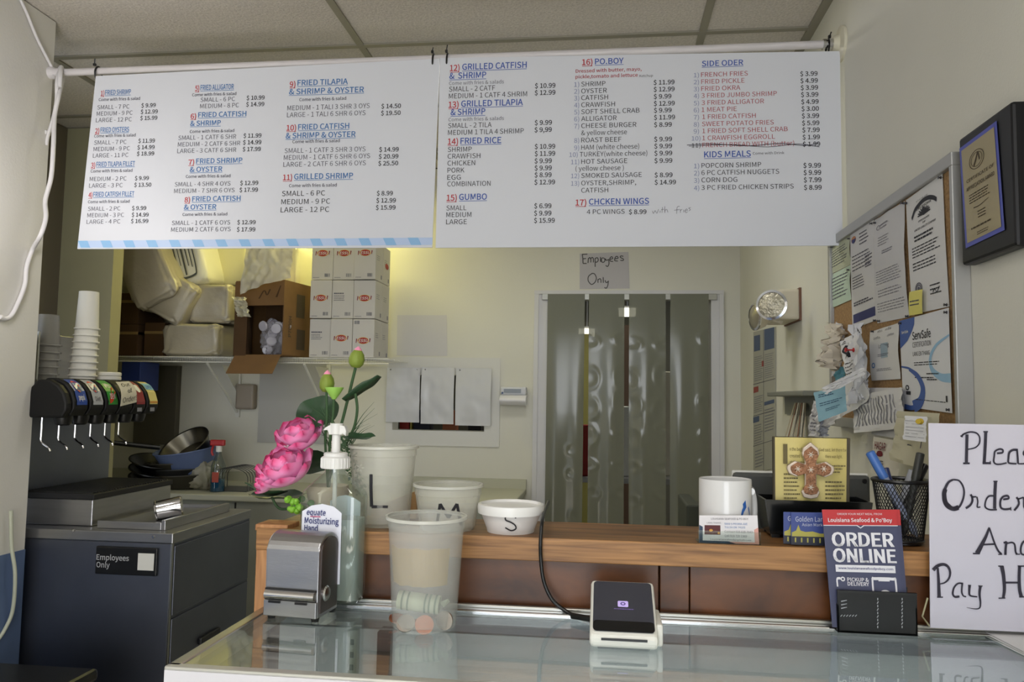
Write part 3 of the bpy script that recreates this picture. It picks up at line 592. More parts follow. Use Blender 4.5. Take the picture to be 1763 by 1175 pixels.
for i in range(6):
    y0=2.475+i*.0865
    if i==0: MB().prism([(x-.006,y0-.028,z-.006) for x,z in prof],(0,.031,0)).build('end_housing',mat('valve_black',(18,18,18),.55,spec=.3),q,bevel=.008)
    v=MB().prism([(x,y0+.004,z) for x,z in prof],(0,.074,0)).build('valve',mat('valve_black',(18,18,18),.55,spec=.3),q,bevel=.006)
    yc=y0+.041
    MB().lathe((-1.865,yc,1.335),[(.030,0),(.030,-.01),(.024,-.03),(.018,-.034)][::-1],18).build('nozzle',blackp,v,smooth=True)
    MB().tube(crv([(-1.93,yc-.02,1.335),(-1.93,yc-.02,1.275),(-1.928,yc-.02,1.245),(-1.90,yc-.02,1.225),(-1.893,yc-.02,1.212)],5),.0032,6).build('lever',chrome,v,smooth=True)
    # face label following the curved front
    def fr(u_,v_,y0=y0):
        pts=[(-1.80,1.372),(-1.80,1.385),(-1.812,1.42),(-1.835,1.447),(-1.858,1.46)]
        t=(1-v_)*(len(pts)-1); k=min(int(t),len(pts)-2); f_=t-k
        return V((pts[k][0]*(1-f_)+pts[k+1][0]*f_+.002,y0+.014+.054*u_,pts[k][1]*(1-f_)+pts[k+1][1]*f_+.0012))
    c_,nm=labs[i]
    if c_:
        MB().grid(fr,1,8).build('label',mat(nm,c_,.4),v)
        class FS:
            flat=False; n=V((.9,0,.45))
            def __call__(s,x,y): return fr(x,y)
        fs=FS()
        m=MB()
        if i<2:
            fsx=fs; disc(m,fsx,.5,.33,.3,.22,.0012,18); m.build('emblem_red',mat('emb_red',(208,48,34),.4),v)
            m=MB(); bez_poly(m,fs,[(.5+.3*math.cos(a_),.33+.22*math.sin(a_)) for a_ in [math.radians(k_) for k_ in range(15,170,12)]]+[(.35,.42),(.5,.38),(.65,.34)],.0018); m.build('emblem_blue',mat('emb_blue',(24,50,110),.4),v)
            m=MB(); stroke(m,fs,[(.22,.40),(.4,.37),(.55,.30),(.76,.26)],.12,.05,.0024,4); m.build('emblem_white',whitep,v)
            m=MB(); text(m,fs,'pepsi' if i==0 else 'Diet',.22,.78,.72 if i==0 else .76,.12,True,.0018); m.build('lettering',whitep if i==0 else ink_g,v)
        elif i==2:
            m=MB(); stroke(m,fs,[(.12,.85),(.5,.62),(.9,.42)],.22,.22,.0014,3); m.build('red_band',mat('emb_red'),v)
            m=MB(); text(m,fs,'Mtn',.2,.75,.38,.16,True,.0018); m.build('lettering',whitep,v)
            m=MB(); text(m,fs,'DEW',.24,.8,.7,.14,True,.0022); m.build('lettering',whitep,v)
        elif i==4:
            m=MB(); disc(m,fs,.55,.38,.26,.14,.0014); m.build('emblem_white',whitep,v)
        else:
            m=MB(); bar(m,fs,.02,.98,.12,.42,.0014); m.build('aqua_band',mat('aqua',(120,180,200),.4),v)
            m=MB(); bar(m,fs,.02,.98,.78,.94,.0014); m.build('orange_band',mat('orng',(200,140,50),.4),v)
            m=MB(); text(m,fs,'LEMON',.1,.9,.38,.12,True,.0018); m.build('lettering',blue_k,v)
        if i>=4: 
            m=MB(); m.box(-1.799,-1.7985,y0+.02,y0+.05,1.345,1.36); m.build('small_print',ink_l,v)
# out of order note hanging over the fourth valve
P=[at(199,658,X=-1.80),at(222,657,X=-1.80),at(235,693,X=-1.775),at(207,700,X=-1.775)]
q=thing('order_note','handwritten out of order note on the fourth valve','note',tuple(P[3]))
def fn(u_,v_): 
    p=P[0]*(1-u_)*(1-v_)+P[1]*u_*(1-v_)+P[2]*u_*v_+P[3]*(1-u_)*v_; return p+V((.012*math.sin(v_*math.pi),0,.009*math.sin(v_*math.pi)))
MB().grid(fn,3,8).build('sheet',paper2,q,solid=.0006)
class NS:
    flat=False; n=V((.8,0,.6)).normalized()
    def __call__(s,x,y): return fn(x,y)
m=MB(); ns=NS()
text(m,ns,'Out',.18,.75,.30,.17,off=.002); text(m,ns,'of',.42,.72,.60,.17,off=.002); text(m,ns,'Order!',.1,.95,.92,.17,off=.002); m.build('handwriting',ink,q)
# cups
def cup(x,y,z,r1,r2,h,name,label,cat,group,m,lip=.004):
    """inverted cup: wide lip down"""
    q=thing(name,label,cat,(x,y,z),group)
    MB().lathe((x,y,z),[(r1-.003,0),(r1,.001),(r1,lip+.002),(r1-.003,lip+.003),(r2,h),(r2*.92,h+.001),(r2*.9,h-.004)],28).build('wall',m,q,smooth=True)
    MB().lathe((x,y,z),[(r1+.0025,.0),(r1+.0035,.003),(r1+.0025,.006)],28,cap=False).build('rim',m,q,smooth=True)
    return q
cx_=at(141,650,Y=2.85).x; z0=1.452; order=['bottom','second','third','fourth','fifth','sixth','seventh','eighth','ninth','tenth']
for k in range(9):
    nm='white foam cup, %s in the tall upside-down stack on the soda dispenser'%('top one' if k==8 else ('lowest one' if k==0 else order[k]+' from the bottom'))
    sc_=1-.017*k
    cup(cx_+.0014*k,2.85,z0+k*.0265,.051*sc_,.036,.15,'foam_cup',nm,'cup','foam cups stacked upside down',foam)
cx2=at(88,650,Y=2.8).x
for k in range(6):
    cup(cx2+.0012*k,2.76,z0-.0+k*.028,.049,.036,.12,'clear_cup','clear plastic cup, %s of the upside-down stack left of the foam cups'%('top one' if k==5 else ('lowest' if k==0 else order[k]+' from the bottom')),'cup','clear cups stacked upside down',clearp)
cx3=at(187,640,Y=2.95).x
for k in range(3):
    q=thing('foam_dish','white foam dish, %s of the short stack right of the foam cups'%('topmost','middle','lowest')[2-k],'dish',(cx3,2.95,z0+k*.016),'foam dishes on the soda dispenser')
    MB().lathe((cx3,2.95,z0+k*.016),[(.046,0),(.048,.002),(.048,.012),(.044,.0155),(.03,.0155)],28).build('disc',foam,q,smooth=True)
# steel scoop cup lying on the lid
p=at(277,885,Z=BZ+.035); ax=(V((.9,.45,.18))).normalized(); base=V((p.x-.02,p.y,p.z+.003))
q=thing('steel_cup','shiny steel cup lying on its side on the ice bin lid','cup',tuple(base))
c_=MB().lathe(base+V((0,0,.006)),[(.036,0),(.034,.0),(.0345,.004),(.037,.085),(.033,.09),(.0,.09)],28,axis=ax,cap=False).build('body',chrome,q,smooth=True)
MB().lathe(base+V((0,0,.006)),[(.0375,-.001),(.0385,.002),(.0375,.005)],28,axis=ax,cap=False).build('rim',chrome,q,smooth=True)
# black lidded bin bottom left
q=thing('waste_bin','black plastic lidded bin in the lower left corner before the ice bin','bin',(-1.72,2.2,0))
MB().box(-1.9,-1.5,2.0,2.19,0,.572).build('bin_body',blackm,q,bevel=.01)
MB().box(-1.92,-1.47,1.98,2.2,.572,.609).build('lid',blackp,q,bevel=.012)
# blue box beyond dispenser
a,b_=at(207,672,Y=3.92),at(242,631,Y=3.92); MB().box(a.x,b_.x,3.92,4.1,a.z,1.584).build('blue_box',mat('box_blue',(34,58,130),.5),label='blue box hung under the wire shelf beyond the right end of the soda dispenser',cat='box',bevel=.004)
# ------------------------------------------------------------------ wire shelf
SY0,SY1,SX0,SX1,SZ=3.9,4.29,-2.75,-1.10,1.615
q=thing('wire_shelf','long white wire wall shelf loaded with boxes and foam packs','shelf',(-1.9,SY1,SZ))
m=MB()
for y in (SY0,SY0+.1,SY0+.2,SY0+.3,SY1): m.tube([(SX0,y,SZ-.004),(SX1,y,SZ-.004)],.003,6)
m.tube([(SX0,SY0-.002,SZ-.03),(SX1,SY0-.002,SZ-.03)],.0035,6); m.build('rail',whitep,q,kind='stuff')
m=MB()
for i in range(128):
    x=SX0+.0127*i+.006; m.add([(x-.0012,SY0-.004,SZ-.03),(x+.0012,SY0-.004,SZ-.03),(x+.0012,SY0-.004,SZ),(x-.0012,SY0-.004,SZ),(x-.0012,SY1,SZ),(x+.0012,SY1,SZ)],[(0,1,2,3),(3,2,5,4)])
m.build('cross_wires',whitep,q,kind='stuff')
for px,nm in ((412,'bracket'),(566,'bracket')):
    x=at(px,640,Y=SY1).x
    b_=MB().tube([(x,SY0+.02,SZ-.035),(x,SY1-.01,SZ-.30)],.007,6).build('bracket',whitep,q)
    MB().box(x-.012,x+.012,SY1-.006,SY1+.006,SZ-.33,SZ-.02).build('foot_plate',whitep,b_)
    MB().prism([(x-.002,SY1,SZ-.04),(x-.002,SY1,SZ-.2),(x-.002,SY0+.18,SZ-.04)],(.004,0,0)).build('gusset',whitep,b_)
# white cases
casew=mat('case_white',(206,203,196),.6); logo_y=mat('logo_gold',(220,170,60),.6); logo_b=mat('logo_dark_red',(132,26,30),.6)
cw=.1165; ch=.2045
cx0=-1.535
names=['left','middle','right']; rws=['bottom row','middle row','top row']
for rr in range(3):
    for cc in range(3):
        for dd in range(2):
            if dd==1 and cc<2: continue
            x0=cx0+cc*cw; x1=x0+cw-.0015; y0=SY0+.01+dd*.136; y1=y0+.133; z_=SZ+.002+rr*ch+(0,0,0)[cc]; zt_=z_+ch-.004
            y0+=(.004,-.004,.003)[(rr+cc)%3]*(1-dd)
            pos=('%s column, %s'%(names[cc],rws[rr]))+(' behind the front box' if dd else '')
            plain=(rr==0 and cc==0) or (rr==1 and cc==1)
            q=thing('cup_carton','narrow white carton %s of the shelf stack, %s'%('with barcode and plain print' if plain else 'with red logo',pos) if not dd else 'narrow white carton seen only from the side, %s, behind the right column'%rws[rr],'carton',((x0+x1)/2,y0,z_),'white cartons on the wire shelf')
            MB().box(x0,x1,y0,y1,z_,zt_).build('box',casew,q,bevel=.0015)
            if dd==0:
                S=Quad(V((x0,y0,zt_)),V((x1,y0,zt_)),V((x1,y0,z_)),V((x0,y0,z_)))
                if not plain:
                    cyl=.3 if rr==2 else (.47 if rr==1 else .5)
                    if rr==0 and cc==2: cyl=.56
                    m=MB(); disc(m,S,.5,cyl,.27,.088,.0006); m.build('logo_rim',logo_y,q)
                    m=MB(); disc(m,S,.5,cyl,.24,.078,.001); m.build('logo_oval',mat('logo_red',(170,44,40),.6),q)
                    m=MB(); text(m,S,'Fry-it' if False else 'ESSU',.28,.72,cyl+.035,.07,True,.0014,slant=.2); m.build('logo_word',whitep,q)
                    m=MB(); stroke(m,S,[(.2,cyl-.05),(.17,cyl+.06)],.05,.03,.0014,2); stroke(m,S,[(.82,cyl-.06),(.80,cyl+.04)],.05,.03,.0014,2); m.build('logo_edge',logo_b,q)
                else:
                    m=MB(); fine(m,S,.08,.66,.33,.37,1,.8); fine(m,S,.08,.6,.40,.56,4,.35); m.build('print',ink_g,q)
                m=MB()
                bx=.62 if not(rr==0 and cc==2) else .06
                by=.84 if not(rr==0 and cc==2) else .04
                for i in range(8): bar(m,S,bx+i*.032,bx+i*.032+random.choice((.012,.02)),by,by+.09,.0006)
                fine(m,S,.07,.4,.94,.96,1,.6); m.build('barcode',ink_g,q)
            if cc==2:
                S=Quad(V((x1,y0,zt_)),V((x1,y1,zt_)),V((x1,y1,z_)),V((x1,y0,z_))); S.n=V((1,0,0))
                m=MB(); fine(m,S,.15,.6,.35,.5,3,.3); bar(m,S,.7,.85,.82,.93,.0006); m.build('side_print',ink_l,q)
                if rr==2 and dd: m=MB(); disc(m,S,.5,.5,.25,.08,.001); m.build('side_logo',mat('logo_red'),q)
# open cardboard box: P7000H
A=V((-1.915,3.84,SZ+.002)); B=V((-1.63,3.80,SZ+.002)); Cc=B+V((.062,.33,0)); ex=(B-A).normalized(); ey=(Cc-B).normalized()
wd=(B-A).length; dp=.26; hh=.385
q=thing('open_carton','open brown cardboard carton lying on the wire shelf, printed on its side','box',tuple((A+B)/2))
t_=.006
def slab(o,a,b,c): return MB().add([o,o+a,o+a+b,o+b,o+c,o+a+c,o+a+b+c,o+b+c],[(0,1,2,3),(4,5,6,7),(0,1,5,4),(1,2,6,5),(2,3,7,6),(3,0,4,7)])
Zv=V((0,0,1))
slab(A,ex*wd,ey*dp,Zv*t_).build('bottom_panel',card,q); slab(A+Zv*hh,ex*wd,ey*dp,Zv*t_).build('top_panel',card,q)
slab(A,ex*t_,ey*dp,Zv*hh).build('side_panel',card,q); 
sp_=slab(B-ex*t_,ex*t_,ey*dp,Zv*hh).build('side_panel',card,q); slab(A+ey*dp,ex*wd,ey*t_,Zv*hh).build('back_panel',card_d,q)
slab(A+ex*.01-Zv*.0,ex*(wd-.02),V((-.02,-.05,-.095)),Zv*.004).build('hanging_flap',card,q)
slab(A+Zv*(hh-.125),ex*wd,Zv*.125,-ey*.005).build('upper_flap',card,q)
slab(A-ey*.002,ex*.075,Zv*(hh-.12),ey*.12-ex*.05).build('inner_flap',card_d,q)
S=Quad(B+Zv*hh,B+ey*dp+Zv*hh,B+ey*dp,B); S.n=V((1,-.15,0)).normalized()
m=MB(); bar(m,S,.42,.72,.14,.46,.001); bar(m,S,.46,.76,.62,.9,.001); m.build('label_print',mat('carton_print',(78,66,50),.8),q)
m=MB()
S2=Quad(B+ey*dp*.02+Zv*hh*.10,B+ey*dp*.02+Zv*hh*.9,B+ey*dp*.36+Zv*hh*.9,B+ey*dp*.36+Zv*hh*.1); S2.n=V((1,-.15,0)).normalized()
text(m,S2,'P7000H',.2,.55,.72,.3,True,.001); m.build('lettering',mat('carton_print'),q)
S=Quad(A+Zv*hh-ey*.006,B+Zv*hh-ey*.006,B+Zv*(hh-.12)-ey*.006,A+Zv*(hh-.12)-ey*.006)
m=MB(); stroke(m,S,[(.5,.75),(.6,.4),(.66,.6),(.72,.35)],.03,.03,.001); stroke(m,S,[(.85,.7),(.93,.2)],.04,.02,.001,3); m.build('brown_print',card_d,q)
# clear lids bundle inside
o_=A+ex*wd*.68+ey*.10
lid_m=mat('lilac_clear',(206,204,216),.15,alpha=.75)
q=thing('lid_bundle','bagged clump of clear plastic lids inside the open carton','lids',(o_.x,o_.y,SZ+.01))
random.seed(3)
for i in range(17):
    c_=V((o_.x-.05+random.random()*.11,o_.y-.09+random.random()*.1,SZ+.03+random.random()*.15)); 
    MB().lathe(c_,[(.026,0),(.028,.004),(.025,.012),(.0,.014)],14,axis=(random.uniform(-1,1),-1.2,random.uniform(-.6,1)),cap=False).build('lid',lid_m,q,smooth=True)
lump(MB(),(o_.x,o_.y-.02,SZ+.09),(.08,.05,.085),.3,4,.8,seed=4).build('bag',mat('thin_film',(222,220,228),.12,alpha=.25),q,smooth=80)
# foam packs and bags
pkm=mat('shaded_pack_film',(178,170,150),.3,bump=1,bscale=18,spec=.6,var=.1,vscale=5); filmw=mat('milky_film',(226,222,200),.4,alpha=.72)  # greyish-brown pack film, darkened further for the shade on the pile
def pack(name,label,c,rad,rot=0,tilt=0,amp=.07,pw=.22,seed=1,m=pkm,cat='package',ribs=0):
    q=thing(name,label,cat,(c[0],c[1],c[2]-rad[2]),'wrapped packs on the wire shelf')
    lump(MB(),c,rad,amp,3.2,pw,rot,tilt,n=40,seed=seed).build('wrapped_pack',m,q,smooth=80); return q
def pc(px,py,Y): return tuple(at(px,py,Y=Y))
pack('foam_pack','wrapped white foam pack at the bottom of the pile left of the open carton',pc(348,588,4.05),(.165,.13,.088),seed=2)
pack('foam_pack','wrapped foam pack in the middle right of the pile, against the open carton',pc(378,527,4.08),(.12,.12,.105),seed=3)
pack('foam_pack','grey wrapped foam pack leaning under the tilted top pack',pc(308,515,4.02),(.135,.12,.12),tilt=.5,seed=5)
q=pack('foam_pack','tilted wrapped foam pack at the top left of the pile, in shadow',pc(262,455,3.98),(.135,.13,.25),tilt=-.5,seed=6)
q=thing('printed_pack','white pack with dark printed label, propped tilted high on the pile','package',pc(338,455,4.12),'wrapped packs on the wire shelf')
c_=at(340,452,Y=4.1); M=Matrix.Rotation(-.28,3,'Y')
mm=lump(MB(),c_,(.10,.12,.155),.04,3,.3,0,-.28,seed=9); mm.build('wrapped_pack',mat('pack_white',(226,224,208),.5,bump=.2,bscale=40),q,smooth=80)
cn=[c_+M@V((x,-.127,z)) for x,z in ((-.085,.13),(.055,.13),(.055,-.105),(-.085,-.105))]; S=Quad(*cn); S.n=V((0,-1,0))
m=MB(); 
for s in ([(.05,.0),(.1,.9),(.2,1.0),(.8,1.0),(.95,.85),(.95,.1)],): stroke(m,S,s,.05,.05,.004)
for i,(a_,b2_,wd_) in enumerate(((.2,.8,.06),(.35,.7,.04),(.5,.95,.09),(.66,.75,.05),(.8,.8,.05))): 
    stroke(m,S,[(a_,.1),(a_+.02,b2_)],wd_,wd_*.7,.004,2)
m.build('printed_label',mat('pack_print',(80,84,80),.7),q)
q=thing('plastic_bag','crinkled milky plastic bag draped over the open carton','bag',pc(462,500,4.0))
def bagf(u_,v_):
    px=(428+(505-428)*u_)*(1-v_)+(412+(500-412)*u_)*v_ ; py=415+v_*(92-28*u_)
    d=.035*noise.noise(V((u_*5+v_*3,v_*1.5,1)))+.02*noise.noise(V((u_*9-v_*5,v_*3,4)))+.005*noise.noise(V((u_*18,v_*14,8)))
    p=at(px,py,Y=3.79); return V((p.x,3.79+d-.03*math.sin(u_*3.1),p.z))
MB().grid(bagf,34,34).build('front_film',filmw,q,smooth=80)
def bagf2(u_,v_):
    p=at(402+22*u_+8*v_,512+34*v_,Y=3.80); return V((p.x,3.79+.04*noise.noise(V((u_*6,v_*8,2))),p.z))
MB().grid(bagf2,14,18).build('bag_tail',filmw,q,smooth=80)
lump(MB(),at(468,455,Y=4.1),(.13,.09,.13),.18,3.5,.7,seed=12).build('bag_fill',filmw,q,smooth=80)
q=pack('tissue_pack','rounded wrapped roll squeezed between the plastic bag and the white cartons',pc(512,470,4.1),(.05,.13,.14),seed=14,m=mat('tissue_film',(220,216,190),.35,bump=.3,bscale=30))
q=pack('napkin_pack','smooth block, yellow light in its cream colour, high behind the pile, left of the bag',(at(398,455,Y=4.22).x,4.22,at(398,455,Y=4.22).z),(.11,.05,.13),amp=.01,pw=.15,seed=15,m=mat('pack_lit_yellow',(222,216,170),.6))  # yellow glow on white is put into the cream colour
# brown boxes at the shelf's left end
for k,(xa,xb,ya,yb,Y,lb) in enumerate(((183,238,560,614,3.95,'dark brown box at the left end of the wire shelf, lower'),(186,240,505,558,3.95,'dark brown box at the left end of the wire shelf, upper'),(247,284,556,614,3.98,'small brown box between the left end boxes and the foam packs'))):
    a,b_=at(xa,yb,Y=Y),at(xb,ya,Y=Y); z_=SZ+.002 if k!=1 else z1+.002
    q=thing('brown_box',lb,'box',(a.x,Y,z_),'brown boxes at the left of the shelf'); z1=z_+(b_.z-a.z)
    MB().box(a.x,b_.x,Y,Y+.25,z_,z1).build('carton_body',card_d,q,bevel=.003)
    MB().box(a.x,b_.x,Y-.001,Y+.1,(z_+z1)/2+.03,(z_+z1)/2+.045).build('tape',mat('tape',(150,124,80),.4),q)
# ------------------------------------------------------------------ back counter and clutter
CT=.925
q=thing('back_counter','pale counter along the back wall below the wire shelf','counter',(-1.4,4.0,0))
MB().box(-3.2,-.42,3.66,4.299,CT-.03,CT).build('worktop',mat('worktop_pale',(186,186,166),.5),q,bevel=.006)
MB().box(-3.18,-.45,3.70,4.299,.08,CT-.03).build('base_cabinet',mat('counter_face',(150,152,140),.6),q)
MB().box(-3.2,-.42,4.27,4.299,CT,CT+.05).build('splash_strip',mat('worktop_pale'),q)
for x in (-2.5,-1.8,-1.1): MB().box(x-.003,x+.003,3.694,3.70,.1,CT-.04).build('door_gap',blackm,q)
for k,(x,Y) in enumerate(((450,YB),)):
    a,b_=at(443,762,Y=YB-.01),at(640,598,Y=YB-.01)
    MB().box(a.x,b_.x-.25,YB-.012,YB-.001,a.z,b_.z).build('wall_board',mat('grey_board',(180,180,178),.6),label='pale grey board fixed to the back wall under the shelf',cat='board')
q=MB(); a,b_=at(228,765,Y=4.25),at(306,630,Y=4.25); q.box(a.x,b_.x,4.25,4.298,a.z,b_.z).build('shade_sheet',mat('wall_shade',(90,86,74),.6),label='dark sheet for the shade on the alcove wall behind the soda dispenser',cat='panel',bevel=.003)  # dark sheet standing in for the shadow on this part of the wall
a,b_=at(405,705,Y=4.25),at(438,662,Y=4.25); MB().box(a.x,b_.x,4.24,4.299,a.z,b_.z).build('soap_dispenser',mat('soap_grey',(150,140,128),.5),label='rounded beige dispenser on the wall under the shelf bracket',cat='dispenser',bevel=.012)
# pans and tubs
def bowl(name,label,cat,c,ax,r0,r1,h,m,group=None,rimm=None):
    q=thing(name,label,cat,tuple(c),group)
    MB().lathe(c,[(0,.0),(r0,0),(r1,h),(r1-.004,h),(r0-.004,.005),(0,.005)],32,axis=ax,cap=False).build('body',m,q,smooth=True)
    MB().lathe(c,[(r1-.004,h-.003),(r1+.004,h-.002),(r1+.003,h+.003),(r1-.004,h+.001)],32,axis=ax,cap=False).build('rim',rimm or m,q,smooth=True); return q
c_=at(322,795,Y=3.85); bowl('plastic_tub','grey blue plastic tub holding the steel pan on the back counter','tub',V((c_.x-.0,3.9,CT+.09)),(-.12,-.15,1),.12,.17,.12,mat('tub_blue',(96,112,150),.5))
for k in range(3):
    bowl('stacked_tub',('dark tub on the back counter, %s of three under the blue tub'%('lowest','middle','topmost')[k]),'tub',V((c_.x-.02-.02*k,3.9,CT+.002+.03*k)),(-.05,0,1),.11,.16,.07,mat('tub_dark%d'%k,((56,52,40),(40,40,38),(62,58,46))[k],.5),'dark tubs on the back counter')
p_=at(312,778,Y=3.8); q=bowl('steel_pan','dark steel pan tilted in the blue tub on the back counter','pan',V((p_.x,3.9,CT+.17)),(-.35,-.75,1),.105,.135,.075,mat('pan_steel',(120,116,104),.3,1))
MB().tube([(p_.x-.13,3.82,CT+.21),(p_.x-.30,3.68,CT+.24)],.012,8).build('handle',blackp,q)
p_=at(255,788,Y=3.75); 
for k in range(3): bowl('black_tray','black utensil tray left of the blue tub, %s of three'%('lowest','middle','topmost')[k],'tray',V((p_.x-.02,3.85,CT+.002+.045*k)),(.22,-.12,1),.08,.13,.05,blackp,'black trays on the back counter')
# spray bottle
p_=at(374,848,Y=3.78); sx,sy=p_.x,3.78
q=thing('spray_bottle','clear spray bottle with red trigger and blue cleaner on the back counter','bottle',(sx,sy,CT))
MB().lathe((sx,sy,CT),[(.034,0),(.036,.01),(.036,.13),(.02,.17),(.013,.19),(.013,.2)],20).build('bottle',glassmat('pet',(224,232,230),.05),q,smooth=True)
MB().lathe((sx,sy,CT+.003),[(.032,0),(.033,.06)],20).build('cleaner_liquid',mat('blue_liquid',(30,84,120),.2),q)
MB().lathe((sx,sy,CT+.2),[(.015,0),(.015,.03)],14).build('collar',whitep,q)
MB().box(sx-.045,sx+.03,sy-.012,sy+.012,CT+.23,CT+.26).build('trigger_head',mat('trigger_red',(170,30,30),.4),q,bevel=.005)
MB().tube(crv([(sx-.03,sy,CT+.235),(sx-.038,sy,CT+.2),(sx-.03,sy,CT+.18)],4),.006,8).build('trigger',mat('trigger_red'),q)
MB().box(sx-.012,sx+.022,sy-.038,sy-.035,CT+.05,CT+.10).build('label',mat('lbl_red',(170,70,50),.5),q)
# dish of glasses / clear bag
q=thing('clear_bag','clear bag of pale packets beside the spray bottle on the back counter','bag',(at(338,830,Y=3.8).x,3.85,CT))
lump(MB(),(at(338,830,Y=3.8).x,3.86,CT+.075),(.085,.07,.073),.2,4,.7,seed=21).build('film',mat('bag_clear',(190,184,160),.2,alpha=.6,bump=.6,bscale=30),q,smooth=80)
q=thing('wire_basket','dark wire dish rack on the back counter right of the spray bottle','rack',(at(410,830,Y=3.85).x,3.9,CT))
bx=at(410,830,Y=3.9).x
for i in range(7): MB().tube(crv([(bx-.1,3.8+.03*i,CT+.004),(bx-.09,3.8+.03*i,CT+.09),(bx,3.8+.03*i,CT+.12),(bx+.09,3.8+.03*i,CT+.09),(bx+.1,3.8+.03*i,CT+.004)],4),.002,5).build('hoop',mat('wire_dark',(60,60,58),.4),q)
MB().box(bx-.1,bx+.1,3.79,4.0,CT,CT+.004).build('tray',mat('wire_dark'),q)
# ------------------------------------------------------------------ glass display case
GZ=1.105; GF=.872; GB=1.172; GX=-.50; GR=XR-.001
q=thing('display_case','glass-topped aluminium display case serving as the front counter','display case',(.1,1.0,0))
fl=at(281,1147,Z=GZ); bl=at(452,1062,Z=GZ); GX=-.492
tp=MB().box(GX+.006,GR,GF+.008,GB-.02,GZ-.007,GZ).build('glass_top',glass,q)
MB().box(GX-.008,GX+.008,GF,GB+.0,GZ-.03,GZ+.0015).build('side_rail',alu,q,bevel=.002)
MB().box(GX-.008,GR,GF-.006,GF+.008,GZ-.03,GZ+.0015).build('front_rail',mat('rail_pale',(190,190,182),.4,.6),q,bevel=.002)
MB().box(GX-.008,GR,GB-.02,GB-.008,GZ-.03,GZ+.004).build('back_rail',chrome,q,bevel=.002)
MB().box(GX-.008,GR,GB-.006,GB+.002,GZ-.03,GZ+.009).build('door_track',alu,q,bevel=.002)
MB().box(GX-.006,GR,GF-.008,GF-.004,GZ-.16,GZ-.002).build('front_fascia',mat('fascia_white',(206,206,212),.4),q)
MB().box(GX-.004,GR,GF,GF+.004,.25,GZ-.16).build('front_glass',glass,q)
MB().box(GX-.004,GX,GF,GB,.25,GZ-.03).build('end_glass',glass,q)
MB().box(GX,GR,GF,GB,.0,.25).build('plinth',mat('plinth',(90,90,92),.6),q)
MB().box(GX,GR,GF,GB-.01,.25,.265).build('deck',mat('deck_white',(226,226,224),.5),q)
sh=MB().box(GX+.01,GR,GF+.01,GB-.03,.93,.937).build('inner_shelf',mat('shelf_frosted',(218,222,222),.3),q)
dr=MB().box(GX+.01,GX+.62,GB-.022,GB-.016,.265,GZ-.03).build('sliding_door',mat('door_white',(214,216,218),.3),q)
MB().box(GX+.60,GR,GB-.014,GB-.009,.265,GZ-.03).build('sliding_door',mat('door_white'),q)
MB().box(GX+.12,GX+.135,GB-.036,GB-.024,.265,GZ-.03).build('slotted_standard',alu,q)
m=MB()
for i in range(12): m.box(GX+.125,GX+.130,GB-.037,GB-.0355,GZ-.05-i*.018,GZ-.042-i*.018)
m.build('slots',blackm,q,kind='stuff')
MB().box(GX+.165,GX+.185,GB-.036,GB-.024,.265,GZ-.03).build('dark_upright',mat('upright_dark',(54,52,52),.5),q)
for k,(x,y) in enumerate(((GX+.07,.93),(GX+.12,.90),(GX+.10,.98))):
    q2=thing('snack_packet','crumpled clear packet inside the left end of the display case, %s'%('front left one','front right one','rear one')[k],'packet',(x,y,.938),'clear packets inside the display case')
    lump(MB(),(x,y,.965),(.05,.035,.027),.35,5,.8,rot=k,seed=k+30).build('film',mat('packet_film',(222,216,170),.15,alpha=.7,bump=.5,bscale=40),q2,smooth=80)
    MB().box(x-.02,x+.02,y-.005,y+.008,.955,.985).build('insert_card',mat('insert_cream',(226,218,180),.7),q2)
# ------------------------------------------------------------------ wooden ledge
LZ=1.21; LY0,LY1=1.178,1.352; LX0=-.535
q=thing('wood_ledge','oak ledge with dark brown stained front panels behind the glass case','ledge',(.1,1.26,0))
MB().box(LX0,XR-.001,LY0,LY1,LZ-.03,LZ).build('top_board',wood,q,bevel=.003)
MB().box(LX0,XR-.001,LY0-.006,LY0,LZ-.031,LZ+.003).build('front_trim',woodmat('trim_oak',(118,80,42),(174,126,74)),q,bevel=.0015)
xs=[LX0+.02,at(1135,1000,Y=1.186).x,at(1187,1000,Y=1.186).x,XR-.002]
for i in range(3):
    MB().box(xs[i]+.0008,xs[i+1]-.0008,1.186-(.003 if i==1 else 0),1.2,0,LZ-.031).build('front_panel',brown,q,bevel=.0012)
MB().box(LX0,LX0+.022,LY0-.004,LY1,0,LZ-.03).build('end_post',wood_e,q,bevel=.0015)
MB().box(LX0-.003,LX0+.05,LY0-.004,LY0+.045,LZ-.002,LZ+.008).build('corner_block',wood_e,q,bevel=.0015)
MB().box(LX0+.02,XR,LY1-.02,LY1,0,LZ-.03).build('back_panel',brown,q)
# wood block between the tubs, red/white scraps
q=thing('wood_block','raw wood block standing on the ledge between the large and medium tubs','block',(at(712,900,Y=1.33).x,1.33,LZ))
a,b_=at(640,880,Y=1.33),at(718,845,Y=1.33); MB().prism([(a.x,1.325,LZ),(b_.x,1.325,LZ),(b_.x,1.325,LZ+.048),(a.x,1.325,LZ+.015)],(0,.02,0)).build('wedge',mat('raw_wood',(190,150,100),.6,var=.1),q,bevel=.001)
# black card reader cable
bx=at(932,880,Y=1.172)
cord('power_cable','black cable draped over the ledge down to the payment terminal',[at(940,872,Z=1.235)+V((0,.06,0)),at(935,890,Y=1.20),at(931,925,Y=1.166),at(931,960,Y=1.165),at(936,1000,Y=1.163),at(950,1032,Y=1.16),at(970,1050,Y=1.158),at(988,1060,Y=1.15),at(1015,1064,Y=1.13)],.0028,blackp)
cord('cable_plug','black moulded plug of the cable at the rear of the payment terminal',[at(985,1061,Y=1.14),at(1020,1067,Y=1.12)],.0045,blackp)
